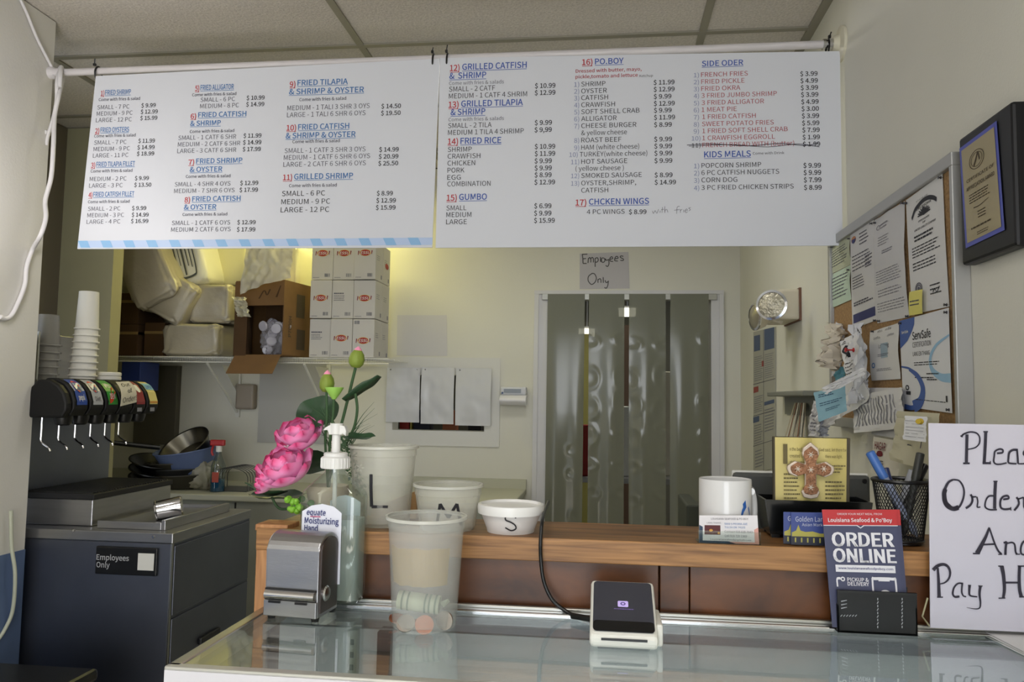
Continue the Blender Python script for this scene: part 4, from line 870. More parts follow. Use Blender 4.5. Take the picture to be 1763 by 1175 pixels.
# ------------------------------------------------------------------ payment terminal
q=thing('payment_terminal','white payment terminal with dark screen tilted up on the glass counter','payment terminal',(.03,1.05,GZ))
f0=at(1016,1122,Z=GZ); f1=at(1136,1125,Z=GZ); yf=(f0.y+f1.y)/2-.0
zf=at(1075,1095,Y=yf).z; yb=yf+.105; zbk=at(1070,1000,Y=yb).z
xl,xr=at(1015,1093,Y=yf).x,at(1134,1096,Y=yf).x
body=MB().prism([(xl,yf+.006,GZ+.002),(xl,yf,GZ+.010),(xl,yf+.001,zf),(xl,yb,zbk),(xl,yb+.006,zbk-.012),(xl,yb-.012,GZ+.002)],(xr-xl,0,0)).build('body',mat('terminal_white',(228,228,220),.35),q,bevel=.006)
T0,T1=V((xl,yf+.001,zf)),V((xl,yb,zbk)); nrm=V((0,-(zbk-zf),yb-yf)).normalized()
S=Quad(T1,T1+V((xr-xl,0,0)),T0+V((xr-xl,0,0)),T0); S.n=nrm
def rrect(S,x0,x1,y0,y1,rx,ry,off):
    m=MB(); pts=[]
    for cx_,cy_,a0 in ((x1-rx,y0+ry,-90),(x1-rx,y1-ry,0),(x0+rx,y1-ry,90),(x0+rx,y0+ry,180)):
        for k in range(6): a=R(a0+k*18); pts.append((cx_+rx*math.cos(a),cy_+ry*math.sin(a)))
    bez_poly(m,S,pts,off); return m
rrect(S,.045,.955,.05,.96,.06,.06,.0014).build('screen',mat('screen_reflection',(54,56,68),.03,spec=.9),q)  # banner's reflection is put into the blue-grey base colour
rrect(S,.05,.95,.78,.955,.05,.05,.0018).build('screen_border',mat('screen_black',(10,10,12),.25),q)
rrect(S,.42,.58,.42,.53,.02,.02,.0018).build('screen_icon',mat('icon_purple',(186,168,226),.4,emit=.5),q)
m=MB(); disc(m,S,.5,.475,.04,.03,.0022,16,.55); m.build('icon_ring',mat('icon_dark',(60,40,120),.4),q)
m=MB(); fine(m,S,.36,.66,.56,.575,1,.9,.0018,0); m.build('screen_caption',mat('caption_purple',(120,100,170),.4,emit=.2),q)
S=Quad(V((xl,yf,zf)),V((xr,yf,zf)),V((xr,yf,GZ)),V((xl,yf,GZ))); m=MB(); bar(m,S,.17,.84,.18,.34,.0012); m.build('card_slot',blackp,q)
MB().box(xr-.001,xr+.007,yf+.02,yb-.01,GZ+.002,GZ+.03).build('side_dock',mat('terminal_white'),q,bevel=.003)
MB().box(xl+.01,xr-.01,yf+.015,yb-.02,GZ,GZ+.003).build('rubber_foot',blackp,q)
# ------------------------------------------------------------------ napkin dispenser
a=at(460,1062,Z=GZ);b_=at(546,1073,Z=GZ); a.y=b_.y+.008; ex=(b_-a).normalized(); ey=V((-ex.y,ex.x,0)); wd=(b_-a).length; dp=.064; hh=at(545,948,Y=b_.y).z-GZ
q=thing('napkin_dispenser','stainless steel napkin dispenser with arched top on the glass counter','napkin dispenser',tuple((a+b_)/2+ey*.04))
Zv=V((0,0,1)); fz=.0045
def arch(o,inset,n_=12):
    pts=[o+Zv*(fz+inset)+ey*inset,o+Zv*(hh-.002)+ey*inset]
    for i in range(n_+1):
        t=math.pi*i/n_; pts.append(o+ey*(dp/2-(dp/2-inset)*math.cos(t))+Zv*(hh-.002+(.022-inset)*math.sin(t)))
    pts.append(o+ey*(dp-inset)+Zv*(fz+inset)); return pts
MB().prism(arch(a,0.0),ex*wd).build('housing',steel,q,bevel=.002)
MB().prism(arch(a+ex*wd,.006),ex*.0015).build('side_panel',mat('side_steel_dark',(96,88,86),.35,.9),q)
MB().prism(arch(a-ex*.0015,.006),ex*.0015).build('side_panel',mat('side_steel_dark'),q)
rz=GZ+fz+.031
MB().obox(a+ex*wd/2-ey*.001+Zv*(fz+.031),ex*(wd-.004),ey*.006,Zv*.016).build('slot',blackm,q)
MB().tube([a+ex*.004-ey*.005+Zv*(fz+.031),a+ex*(wd-.002)-ey*.005+Zv*(fz+.031)],.0065,14).build('roller',chrome,q,smooth=True)
MB().lathe(a+ex*wd+ey*.02+Zv*(fz+.031),[(.011,0),(.011,.003),(.009,.005),(.005,.005)],18,axis=ex).build('roller_knob',chrome,q,smooth=True)
MB().obox(a+ex*wd/2-ey*.002+Zv*(fz+.012),ex*(wd-.001),ey*.005,Zv*.022).build('lower_plate',steel,q,bevel=.001)
for t in (.12,.62): MB().obox(a+ex*(wd*t+.008)-ey*.0055+Zv*(fz+.021),ex*.018,ey*.002,Zv*.003).build('finger_slot',blackp,q)
for u_,v_ in ((.1,.1),(.93,.08),(.93,.9),(.1,.9)): MB().lathe(a+ex*wd*u_+ey*dp*v_,[(.005,0),(.006,fz)],10).build('rubber_foot',blackp,q)
# ------------------------------------------------------------------ sanitizer bottle
c=V((at(570,1045,Y=1.15).x,1.150,GZ+.009)); rot=R(-5); M=Matrix.Rotation(rot,3,'Z'); hx,hy=.0475,.023
q=thing('sanitizer_bottle','large clear pump bottle of hand gel behind the napkin dispenser','bottle',tuple(c))
def ring(s,z,pw=.35,sx=1,n_=32,hx=hx,hy=hy):
    out=[]
    for i in range(n_):
        t=2*math.pi*i/n_; x=math.copysign(abs(math.cos(t))**pw,math.cos(t))*hx*s; y=math.copysign(abs(math.sin(t))**pw,math.sin(t))*hy*s
        out.append(c+M@V((x,y,z)))
    return out
zsh=at(570,857,Y=1.13).z-GZ-.009; znk=at(570,806,Y=1.15).z-GZ-.009
levels=[(.9,0,.4),(1,.006,.35),(1,zsh,.35),(.94,zsh+.008,.4),(.42,znk-.006,.8),(.36,znk,1)]
m=MB(); vs=[]
for s_,z_,pw in levels:
    rr_=ring(s_,z_,pw)
    if s_<.5: rr_=[c+V((.0155*math.cos(2*math.pi*i/32)*1,.0155*math.sin(2*math.pi*i/32),z_)) for i in range(32)]; rr_=[c+M@((p-c)) for p in rr_]
    vs+=rr_
n_=32; m.add(vs,[(i*n_+k,i*n_+(k+1)%n_,(i+1)*n_+(k+1)%n_,(i+1)*n_+k) for i in range(len(levels)-1) for k in range(n_)]+[tuple(range(n_))[::-1]])
m.build('bottle',glassmat('bottle_pet',(236,242,238),.06,.05,1.45),q,smooth=40)
zg=at(570,905,Y=1.13).z-GZ
m=MB(); vs=ring(.94,.006)+ring(.94,zg); m.add(vs,[(k,(k+1)%n_,n_+(k+1)%n_,n_+k) for k in range(n_)]+[tuple(range(n_))[::-1],tuple(range(n_,2*n_))]); m.build('gel',mat('clear_gel',(214,222,218),.3,alpha=.34),q,smooth=40)
lz1=at(550,868,Y=1.127).z-GZ-.009; lz0=GZ*0+.03
def lab(dy,nm):
    pts=[(-.040,lz0),(.023,lz0),(.023,lz1-.012),(.010,lz1-.003),(-.008,lz1),(-.025,lz1-.003),(-.040,lz1-.012)]
    return MB().prism([c+M@V((x,dy,z)) for x,z in pts],M@V((0,.0005,0))).build(nm,mat('label_white',(222,224,236),.5),q)
lab(-hy-.0012,'front_label')
pts=[(-.018,lz0),(.032,lz0),(.032,lz1-.002),(.018,lz1+.006),(.008,lz1+.008),(-.004,lz1+.006),(-.018,lz1-.002)]
MB().prism([c+M@V((x,hy+.0012,z)) for x,z in pts],M@V((0,.0005,0))).build('back_label',mat('label_white'),q)
Q=Quad(*[c+M@V((x,-hy-.002,z)) for x,z in ((-.040,lz1),(.023,lz1),(.023,lz1-.1),(-.040,lz1-.1))]); Q.n=M@V((0,-1,0))
m=MB(); text(m,Q,'equate',.12,.60,.165,.08,True,.0006,slant=.15); text(m,Q,'Moisturizing',.08,.94,.29,.085,True,.0006); text(m,Q,'Hand',.08,.42,.40,.085,True,.0006); text(m,Q,'Sanitizer',.08,.74,.54,.085,True,.0006); m.build('lettering',navy,q)
m=MB(); bar(m,Q,.22,.48,.178,.196,.0006); m.build('red_underline',mat('underline_pink',(190,110,140),.6),q)
m=MB(); m.lathe(c+V((0,0,znk)),[(.0215,0),(.0215,.016),(.018,.018),(.018,.022),(.016,.0235)],28); m.build('cap_collar',mat('pump_white',(222,222,220),.35),q,smooth=True)
m=MB()
for i in range(24):
    a_=2*math.pi*i/24; m.box(c.x+.0215*math.cos(a_)-.0006,c.x+.0215*math.cos(a_)+.0006,c.y+.0215*math.sin(a_)-.0006,c.y+.0215*math.sin(a_)+.0006,c.z+znk+.001,c.z+znk+.015)
m.build('collar_ribs',mat('pump_white'),q,kind='stuff')
zh=at(572,735,Y=1.15).z-GZ-.009
MB().lathe(c+V((0,0,znk+.023)),[(.0065,0),(.0065,zh-znk-.035),(.010,zh-znk-.034),(.010,zh-znk-.018)],18).build('stem',mat('pump_white'),q,smooth=True)
MB().prism([c+V((x,-.007,zh+z)) for x,z in ((-.017,-.002),(-.019,-.006),(-.012,-.005),(-.010,-.012),(.010,-.012),(.012,-.010),(.0165,-.014),(.0175,-.006),(.014,.002),(-.008,.003))],(0,.014,0)).build('pump_head',mat('pump_white'),q,bevel=.0025)
MB().tube([c+V((0,0,.012)),c+V((0,0,znk))],.0035,8).build('dip_tube',mat('tube_clear',(230,230,230),.2,alpha=.55),q)
# ------------------------------------------------------------------ plastic tubs
class Cone:
    """marker strokes wrapped on the front of a tapered round tub"""
    flat=False; n=V((0,-1,0))
    def __init__(s,cx,cy,z,r,h,k0,k1): s.a=(cx,cy,z,r,h,k0,k1)
    def __call__(s,x,y):
        cx,cy,z,r,h,k0,k1=s.a; Y=cy-r*.85
        for _ in range(5):
            p=at(x,y,Y=Y); rr=r*(k0+(k1-k0)*(p.z-z)/h)+.0006; Y=cy-math.sqrt(max(1e-8,rr*rr-(p.x-cx)**2))
        return at(x,y,Y=Y)
def tub(name,label,px0_,px1_,ytop,yb,Y,letter=None,group='sample cups on the ledge',dm=deli):
    z=LZ if yb is None else GZ
    a,b_=at(px0_,ytop,Y=Y),at(px1_,ytop,Y=Y); cx_=(a.x+b_.x)/2; r=(b_.x-a.x)/2; h=(a.z+b_.z)/2-z
    q=thing(name,label,'tub',(cx_,Y,z),group)
    prof=[(0,.002),(r*.74,.002),(r*.76,.0),(r*.79,.004),(r*.93,h-.016),(r*.95,h-.015),(r*.955,h-.003),(r*1.0,h-.002),(r*1.0,h),(r*.935,h),(r*.92,h-.014),(r*.775,.006),(0,.005)]
    MB().lathe((cx_,Y,z),prof,44,cap=False).build('wall',dm,q,smooth=True)
    MB().lathe((cx_,Y,z),[(r*.955,h-.004),(r*1.01,h-.003),(r*1.01,h+.001),(r*.955,h+.001)],44,cap=False).build('rim',mat('frosted_rim',(228,228,220),.25,alpha=.6),q,smooth=True)
    return q,cx_,r,h
q,cx_,r,h=tub('frosted_tub','large frosted plastic tub marked L on the ledge',603,719,768,None,1.265)
S=Cone(cx_,1.265,LZ,r,h,.79,.94); m=MB(); stroke(m,S,[(639,817),(639,845),(640,873)],5.5,5.5); stroke(m,S,[(640,873),(668,873)],5.5,4.5); m.build('marker_letter',ink,q)
q,cx_,r,h=tub('frosted_tub','medium frosted plastic tub marked M on the ledge',713,831,834,None,1.245)
S=Cone(cx_,1.245,LZ,r,h,.79,.94); m=MB(); stroke(m,S,[(752,905),(758,868)],5,5); stroke(m,S,[(758,868),(772,892)],5,5); stroke(m,S,[(772,892),(787,868)],5,5); stroke(m,S,[(787,868),(794,905)],5,5); m.build('marker_letter',ink,q)
# foam bowl
a,b_=at(823,868,Y=1.24),at(937,868,Y=1.24); cx_=(a.x+b_.x)/2; r=(b_.x-a.x)/2; h=a.z-LZ
q=thing('foam_bowl','white foam bowl marked S with a flat lid on the ledge','bowl',(cx_,1.24,LZ),'sample cups on the ledge')
MB().lathe((cx_,1.24,LZ),[(0,0),(r*.70,0),(r*.72,.005),(r*.93,h-.008),(0,h-.008)],44,cap=False).build('bowl_body',mat('smooth_foam',(228,226,224),.5),q,smooth=True)
MB().lathe((cx_,1.24,LZ),[(r*.93,h-.012),(r*.985,h-.012),(r*1.0,h-.003),(r*.985,h+.002),(r*.90,h+.003),(r*.86,h-.001),(0,h-.001)],44,cap=False).build('lid',mat('lid_white',(236,236,234),.3),q,smooth=True)
S=Cone(cx_,1.24,LZ,r,h,.722,.985); m=MB(); stroke(m,S,[(888,893),(886,887),(878,886),(871,890),(871,896),(880,900),(887,905),(888,911),(880,914),(870,909)],2.4,2.4); m.build('marker_letter',ink,q)
# tip tub
q,cx_,r,h=tub('tip_tub','frosted plastic tub with coins and rolled banknote on the glass counter',667,803,889,1,1.08,group=None,dm=deli2)
a_=MB(); n_=14
def sid(u_,v_):
    t=R(-150+110*u_+3); rr_=r*(.81+.08*(1-v_)); z=GZ+.062+ (1-v_)*.050
    return V((cx_+rr_*math.cos(t),1.08+rr_*math.sin(t)*1.0,z+.003*noise.noise(V((u_*7,v_,0)))))
MB().grid(lambda u_,v_:sid(u_,v_),16,6).build('paper_label',mat('label_tan',(176,148,84),.8,alpha=.85),q)
nt=V((cx_-.034,1.08-.012,GZ+.036)); nd=V((.058,.0,-.005))
q=thing('rolled_banknote','green banknote rolled up inside the tip tub','banknote',tuple(nt))
MB().lathe(nt,[(.0125,0),(.0125,.058),(.011,.058),(.011,0)],22,axis=nd,cap=False).build('roll',mat('note_green',(196,204,176),.75,var=.25,vscale=60,stretch=(1,.1,.1)),q,smooth=True)
m=MB()
for t in (.006,.014,.038,.044,.052): m.lathe(nt+nd.normalized()*t,[(.0128,0),(.0128,.0025)],22,axis=nd,cap=False)
m.build('printed_bands',mat('note_dark',(96,120,96),.75),q)
MB().prism([nt+nd+V((0,0,.004)),nt+nd+V((.012,-.004,.010)),nt+nd+V((.013,.004,.004)),nt+nd+V((.004,.004,-.004))],(0,.001,0)).build('loose_corner',mat('note_green'),q)
random.seed(5); copper=mat('coin_copper',(176,112,84),.4,.8); silv=mat('coin_silver',(180,172,164),.35,.9)
cl=('copper coin at the front of the tip tub','silver coin standing at the right of the tip tub','silver coin at the left front of the tip tub','dull coin at the back left of the tip tub','copper coin lying in the middle of the tip tub','silver coin lying at the back of the tip tub')
for k,(dx,dy,dz_,axx,mm_) in enumerate(((.008,-.034,.010,(.2,-.9,.5),copper),(.033,-.022,.014,(-.3,-1,.1),silv),(-.018,-.032,.010,(.1,-.7,.7),silv),(-.036,-.005,.008,(.2,-.2,1),copper),(.0,-.005,.0065,(0,0,1),copper),(.012,.02,.0065,(0,.1,1),silv))):
    q=thing('coin',cl[k],'coin',(cx_+dx,1.08+dy,GZ+dz_),'coins in the tip tub')
    MB().lathe((cx_+dx,1.08+dy,GZ+dz_),[(.0125,-.001),(.0125,.001)],22,axis=axx).build('disc',mm_,q)
    MB().lathe((cx_+dx,1.08+dy,GZ+dz_),[(.0125,.001),(.0125,.0016),(.0112,.0016),(.0112,.001)],22,axis=axx,cap=False).build('raised_rim',mm_,q)
# ------------------------------------------------------------------ lotus arrangement
base=V((-.462,1.285,LZ)); pk=(250,160,214); pkl=(252,206,234); tip=(222,56,122)
q=thing('lotus_arrangement','artificial pink lotus flowers with buds and leaves in a pot behind the sanitizer','flowers',tuple(base))
MB().lathe(base,[(.0,0),(.024,0),(.030,.02),(.036,.05),(.033,.058),(.028,.055),(.0,.052)],28,cap=False).build('pot',mat('pot_beige',(196,178,156),.5),q,smooth=True)
petm=mat('petal',attr=True,rough=.55); leafm=mat('lotus_leaf',(40,70,44),.4,var=.3,vscale=30); stemm=mat('stem_green',(46,78,40),.6); budg=mat('bud_green',(122,140,50),.6,bump=.5,bscale=60,var=.1,vscale=40,stretch=(2,2,.3)); lime=mat('lime',(130,190,60),.5); podm=mat('pod',(150,200,90),.5)
def mix(a,b,t): return tuple(a[i]*(1-t)+b[i]*t for i in range(3))
def blossom(c,size,axis,seed):
    random.seed(seed); c=V(c); ax=V(axis).normalized(); b=MB().lathe(c-ax*size*.1,[(size*.12,0),(size*.2,size*.12)],12,axis=ax).build('flower_base',mat('calyx',(186,150,70),.6),q)
    a1=ax.orthogonal().normalized(); a2=ax.cross(a1)
    for ringi,(n_,open_,ln,cup_) in enumerate(((5,.2,.72,.8),(6,.65,.9,.65),(7,1.15,1.0,.5),(7,1.6,1.0,.4))):
        for k in range(n_):
            ph=2*math.pi*(k+.5*(ringi%2)+random.random()*.15)/n_; out=a1*math.cos(ph)+a2*math.sin(ph); side=ax.cross(out)
            L_=size*ln*random.uniform(.9,1.05); W_=size*.42
            def fn(u_,v_):
                s=u_; t=v_*2-1; w_=W_*math.sin(math.pi*min(1,(s*.86+.10)))**.7*(1-s**6*.75)
                ang=open_*(1-.45*s); p=c+out*(L_*s*math.sin(ang))+ax*(L_*s*math.cos(ang))
                nrm=out*math.cos(ang)-ax*math.sin(ang)
                return p+side*(w_*t)+nrm*(-(W_*cup_*.45)*(t*t))*-1*-1-nrm*(L_*.1*s*s)*0
            def fn2(u_,v_):
                s=u_; t=v_*2-1; w_=W_*(math.sin(math.pi*min(1,s*.8+.12))**.6)*(1 if s<.75 else max(.04,math.sqrt(max(0,1-((s-.75)/.25)**2))))
                ang=open_*(1-.35*s); p=c+out*(L_*s*math.sin(ang)+size*.06)+ax*(L_*s*math.cos(ang))
                nrm=ax*math.sin(ang)-out*math.cos(ang)   # towards the flower centre
                return p+side*(w_*t)+nrm*(W_*cup_*.7*t*t+ .05*L_*s*s)
            MB().grid(fn2,8,6,lambda u_,v_:mix(mix(pkl,pk,u_),tip,max(0,(u_-.82)/.18)**1.2 if abs(v_-.5)<.6 else 0)).build('petal',petm,b,smooth=80)
def P(px,py,Y): return at(px,py,Y=Y)
blossom(P(520,768,1.27),.050,(-.15,-.6,1),11)
blossom(P(500,826,1.235),.058,(-.25,-.65,1),12)
blossom(P(474,832,1.22),.034,(-.9,-.5,.6),13)
def bud(px,py,h,w_,Y,lean):
    c=P(px,py,Y); ax=V(lean).normalized()
    b=MB().lathe(c,[(0,0),(w_*.55,h*.03),(w_*.92,h*.2),(w_,h*.42),(w_*.86,h*.65),(w_*.5,h*.84),(w_*.3,h*.88)],20,axis=ax,cap=False).build('bud',budg,q,smooth=60)
    MB().lathe(c+ax*h*.80,[(w_*.55,0),(w_*.42,h*.1),(w_*.16,h*.2),(0,h*.24)],16,axis=ax,cap=False).build('pink_tip',mat('tip_pink',(236,150,180),.5),b,smooth=60); return c
b0=base+V((0,0,.05))
cA=bud(562,676,.036,.0125,1.26,(.02,0,1)); cB=bud(612,634,.036,.0135,1.28,(.12,0,1))
MB().tube(crv([b0,P(560,760,1.27),P(563,720,1.26),cA]),.0022,8).build('stem',stemm,q,smooth=True)
MB().tube(crv([b0,P(580,760,1.28),P(592,715,1.28),cB]),.0026,8).build('stem',stemm,q,smooth=True)
pc_=P(575,688,1.255); MB().lathe(pc_,[(.003,0),(.009,.008),(.015,.018),(.0155,.020),(.0,.0205)],20,cap=False).build('seed_pod',podm,q,smooth=True)
MB().tube(crv([b0,P(568,760,1.26),P(573,720,1.256),pc_]),.0022,8).build('stem',stemm,q,smooth=True)
def leaf(c,rx,rz,yaw,tilt,seed=0,m=leafm,fold=0,name='lotus_leaf'):
    c=V(c); M=Matrix.Rotation(yaw,3,'Z')@Matrix.Rotation(tilt,3,'X'); m_=MB(); n_=28; vs=[c]
    for ri in (.35,.7,1):
        for k in range(n_):
            t=2*math.pi*k/n_; wv=.10*math.sin(t*5+seed)*ri*ri; vs.append(c+M@V((rx*ri*math.cos(t),rz*ri*math.sin(t),rx*(.14*ri*ri+wv*.5)-fold*abs(math.sin(t))*ri*-rz)))
    fs=[(0,1+k,1+(k+1)%n_) for k in range(n_)]+[(1+r0*n_+k,1+r0*n_+(k+1)%n_,1+(r0+1)*n_+(k+1)%n_,1+(r0+1)*n_+k) for r0 in (0,1) for k in range(n_)]
    # vertex order for the ring quads
    m_.add(vs,[f for f in fs]); return m_.build(name,m,q,smooth=80)
leaf(P(548,712,1.30),.038,.034,0,R(52),1)
leaf(P(478,858,1.26),.048,.03,.1,R(6),2)
leaf(P(618,755,1.25),.030,.014,-.15,R(20),3)
leaf(P(536,800,1.29),.038,.03,.3,R(35),7)
lf=MB(); Y=1.27   # long curled leaf at the upper right
pts=crv([P(592,690,Y),P(608,680,Y),P(625,668,Y),P(640,660,Y),P(653,648,Y)],5)
for i,p in enumerate(pts): pass
wv_=[.004,.007,.009,.010,.002]
vs=[];N_=len(pts)
for i,p in enumerate(pts):
    s=i/(N_-1); ww=.007*math.sin(math.pi*min(1,s*.9+.08))+.001; vs+= [p+V((0,-.01,ww)),p+V((0,.012,-ww*.6))]
lf.add(vs,[(2*i,2*i+1,2*i+3,2*i+2) for i in range(N_-1)]).build('curled_leaf',leafm,q,solid=.0015,smooth=80)
MB().tube(crv([P(598,760,1.27),P(610,735,1.27),P(615,705,1.27),P(612,678,1.27)]),.0024,8).build('stem',stemm,q,smooth=True)
vs=[]; pts=crv([P(428,832,1.24),P(445,846,1.24),P(465,850,1.24),P(490,846,1.25)],5); N_=len(pts); lf=MB()
for i,p in enumerate(pts): ww=.006*math.sin(math.pi*min(1,i/(N_-1)*.8+.1)); vs+=[p+V((0,-.014,ww)),p+V((0,.014,-ww))]
lf.add(vs,[(2*i,2*i+1,2*i+3,2*i+2) for i in range(N_-1)]).build('curled_leaf',leafm,q,solid=.0015,smooth=80)
MB().tube(crv([P(468,856,1.24),P(475,870,1.24),P(485,877,1.24),P(508,875,1.25)]),.0022,8).build('stem',stemm,q,smooth=True)
random.seed(9)
m=MB()
for k in range(26):   # grass blades
    s=P(random.uniform(570,612),random.uniform(770,790),1.285); e=P(random.choice((random.uniform(520,560),random.uniform(610,652))),random.uniform(690,770),1.285)+V((0,random.uniform(-.02,.02),0)); mid=(s+e)/2+V((0,0,.01))
    c3=crv([s,mid,e],4); vs=[]
    for i,p in enumerate(c3): ww=.0012*(1-i/len(c3))+.0001; vs+=[p+V((-ww,0,0)),p+V((ww,0,0))]
    m.add(vs,[(2*i,2*i+1,2*i+3,2*i+2) for i in range(len(c3)-1)])
m.build('grass_blades',stemm,q,kind='stuff')
m=MB()
for k in range(150):
    t=random.random(); c_=P(595+24*t+random.uniform(-9,9),762+85*t+random.uniform(-8,8),1.27+random.uniform(-.015,.015)); a_=random.uniform(0,6.28); l=.006
    d=V((math.cos(a_),random.uniform(-.5,.5),math.sin(a_)))*l; n2=V((-math.sin(a_),0,math.cos(a_)))*.0016; m.add([c_,c_+d*.5+n2,c_+d,c_+d*.5-n2],[(0,1,2,3)])
m.build('fern_leaflets',stemm,q,kind='stuff')
for k,(x,y) in enumerate(((620,806),(494,772))):
    c_=P(x,y,1.24); 
    for i in range(5):
        a_=2*math.pi*i/5; d=V((math.cos(a_),0,math.sin(a_))); s_=V((-math.sin(a_),0,math.cos(a_)))
        MB().add([c_,c_+d*.004+s_*.0018,c_+d*.0075,c_+d*.004-s_*.0018],[(0,1,2,3)]).build('white_petal',whitep,q)
for k in range(9):
    x,y=random.uniform(492,512),random.uniform(856,888); MB().lathe(P(x,y,1.215+random.uniform(0,.01)),[(0,0),(.004,.003),(.0055,.008),(.003,.013),(0,.014)],10,axis=(random.uniform(-1,1),-.4,random.uniform(-.6,1)),cap=False).build('succulent_leaf',lime,q,smooth=True)
for k in range(7):
    x,y=random.uniform(515,552),random.uniform(855,885); MB().lathe(P(x,y,1.25),[(0,0),(.005,.002),(.006,.004),(0,.006)],10,axis=(random.uniform(-1,1),-1,random.uniform(-.6,1)),cap=False).build('round_leaf',mat('leaf_mid',(70,124,62),.5),q,smooth=True)
# ------------------------------------------------------------------ right side of the ledge
# mug
mc=V((.188,1.255,LZ)); r=(at(1292,830,Y=1.25).x-at(1201,830,Y=1.25).x)/2; h=at(1247,826,Y=1.24).z-LZ
q=thing('mug','white mug with a blue ring emblem on the ledge','mug',tuple(mc))
MB().lathe(mc,[(0,.0),(r*.93,0),(r*.99,.004),(r,.012),(r,h-.002),(r*.985,h),(r*.94,h-.002),(r*.93,.01),(0,.008)],44,cap=False).build('mug_body',mat('ceramic_white',(214,214,214),.12),q,smooth=True)
MB().tube(crv([mc+V((r*.95,-.008,h*.80)),mc+V((r*1.05,.014,h*.79)),mc+V((r*1.16,.02,h*.62)),mc+V((r*1.17,.02,h*.38)),mc+V((r*1.04,.014,h*.2)),mc+V((r*.92,.008,h*.18))]),.0055,12).build('handle',mat('ceramic_white'),q,smooth=True)
class Cyl:
    flat=False; n=V((0,-1,0))
    def __call__(s,x,y): 
        t=R(-98)+x; return mc+V((r*1.006*math.cos(t),r*1.006*math.sin(t),h*(1-y)))
cs=Cyl(); m=MB(); stroke(m,cs,[(.80,.42),(.66,.52),(.62,.66),(.72,.80),(.9,.82),(1.02,.74)],.09,.05,.0004); stroke(m,cs,[(.70,.44),(.84,.38)],.13,.13,.0004,3); stroke(m,cs,[(.98,.44),(1.06,.56),(1.05,.68)],.05,.03,.0004); m.build('emblem',mat('emblem_blue2',(48,96,170),.4),q)
# business card in stand
Yc=1.205; z0=LZ+.001
P4=[at(1204,888,Y=1.208),at(1304,888,Y=1.208),at(1306,938,Y=1.192),at(1203,937,Y=1.192)]
P4[2].z=P4[3].z=z0+.001; P4[2].y=P4[3].y=1.188
q=thing('business_card','white business card with dark photo in a clear holder before the mug','card',tuple(P4[3]))
MB().prism(P4,V((0,.001,0))).build('card_sheet',mat('card_white',(224,222,226),.5),q)
S=Quad(*P4); S.n=V((0,-1,.2)).normalized()
m=MB(); bar(m,S,.09,.36,.36,.70); m.build('photo',mat('photo_maroon',(86,36,42),.5),q)
m=MB(); disc(m,S,.20,.55,.03,.05,.0012); disc(m,S,.33,.64,.02,.04,.0012); m.build('photo_highlights',mat('photo_gold',(206,150,60),.5),q)
m=MB(); text(m,S,'LOUISIANA SEAFOOD & PO-BOY',.2,.84,.16,.07); text(m,S,'LANG THANG',.13,.37,.30,.055); text(m,S,'Contact 918 838 7643',.43,.9,.62,.08); text(m,S,'Cell 918 720 7369',.43,.8,.77,.08); text(m,S,'Louisianaseafood@gmail.com',.19,.87,.89,.06); m.build('lettering',ink_g,q)
m=MB(); text(m,S,'5050 S PEORIA AVE',.43,.82,.34,.07); text(m,S,'TULSA OK 74105',.43,.78,.46,.07); m.build('blue_lettering',blue_i,q)
m=MB(); bez_poly(m,S,[(.0,.35),(.06,.42),(.06,.92),(.5,.92),(.66,1),(0,1)],.0005); m.build('navy_border',mat('navy_border',(44,66,92),.5),q)
m=MB(); bez_poly(m,S,[(1,.42),(.93,.5),(.93,.93),(.5,.93),(.62,1),(1,1)],.0005); m.build('peach_border',mat('peach',(214,160,150),.5),q)
MB().add([P4[3]+V((-.002,-.002,0)),P4[2]+V((.002,-.002,0)),P4[2]+V((.002,.03,0)),P4[3]+V((-.002,.03,0)),P4[3]+V((-.002,-.004,.018)),P4[2]+V((.002,-.004,.018))],[(0,1,2,3),(0,1,5,4)]).build('clear_stand',glassmat('acrylic',(240,244,242),.02),q,solid=.001)
# planter box
a,b_=at(1313,925,Z=LZ),at(1484,925,Z=LZ); x0,x1=.250,.408; y0,y1=1.262,1.335; zt_=at(1400,862,Y=1.27).z
q=thing('black_planter','glossy black rectangular box holding the cross plaque on the ledge','box',((x0+x1)/2,1.3,LZ))
MB().prism([(x0+.008,y0+.004,LZ+.008),(x1-.008,y0+.004,LZ+.008),(x1-.008,y1-.004,LZ+.008),(x0+.008,y1-.004,LZ+.008)],(0,0,.002)).build('floor_plate',blackp,q)
for (pa,pb) in (((x0,y0),(x1,y0)),((x0,y1),(x1,y1)),((x0,y0),(x0,y1)),((x1,y0),(x1,y1))):
    A_=V((pa[0],pa[1],zt_));B_=V((pb[0],pb[1],zt_)); cc=V(((x0+x1)/2,(y0+y1)/2,0)); 
    A0=V((pa[0]+(.008 if pa[0]<cc.x else -.008),pa[1],LZ+.006));B0=V((pb[0]+(.008 if pb[0]<cc.x else -.008),pb[1],LZ+.006))
    MB().quad(A0,B0,B_,A_).build('side_wall',mat('gloss_black',(14,15,14),.15),q,solid=.003)
for x in (x0+.016,x1-.016):
    for y in (y0+.008,y1-.008): MB().box(x-.006,x+.006,y-.004,y+.006,LZ,LZ+.009).build('foot',blackp,q)
MB().box(x0+.006,x1-.006,y0+.006,y1-.006,LZ+.01,zt_-.012).build('gravel',mat('gravel',(110,96,70),.9,bump=1,bscale=200,var=.4,vscale=150),q,kind='stuff')
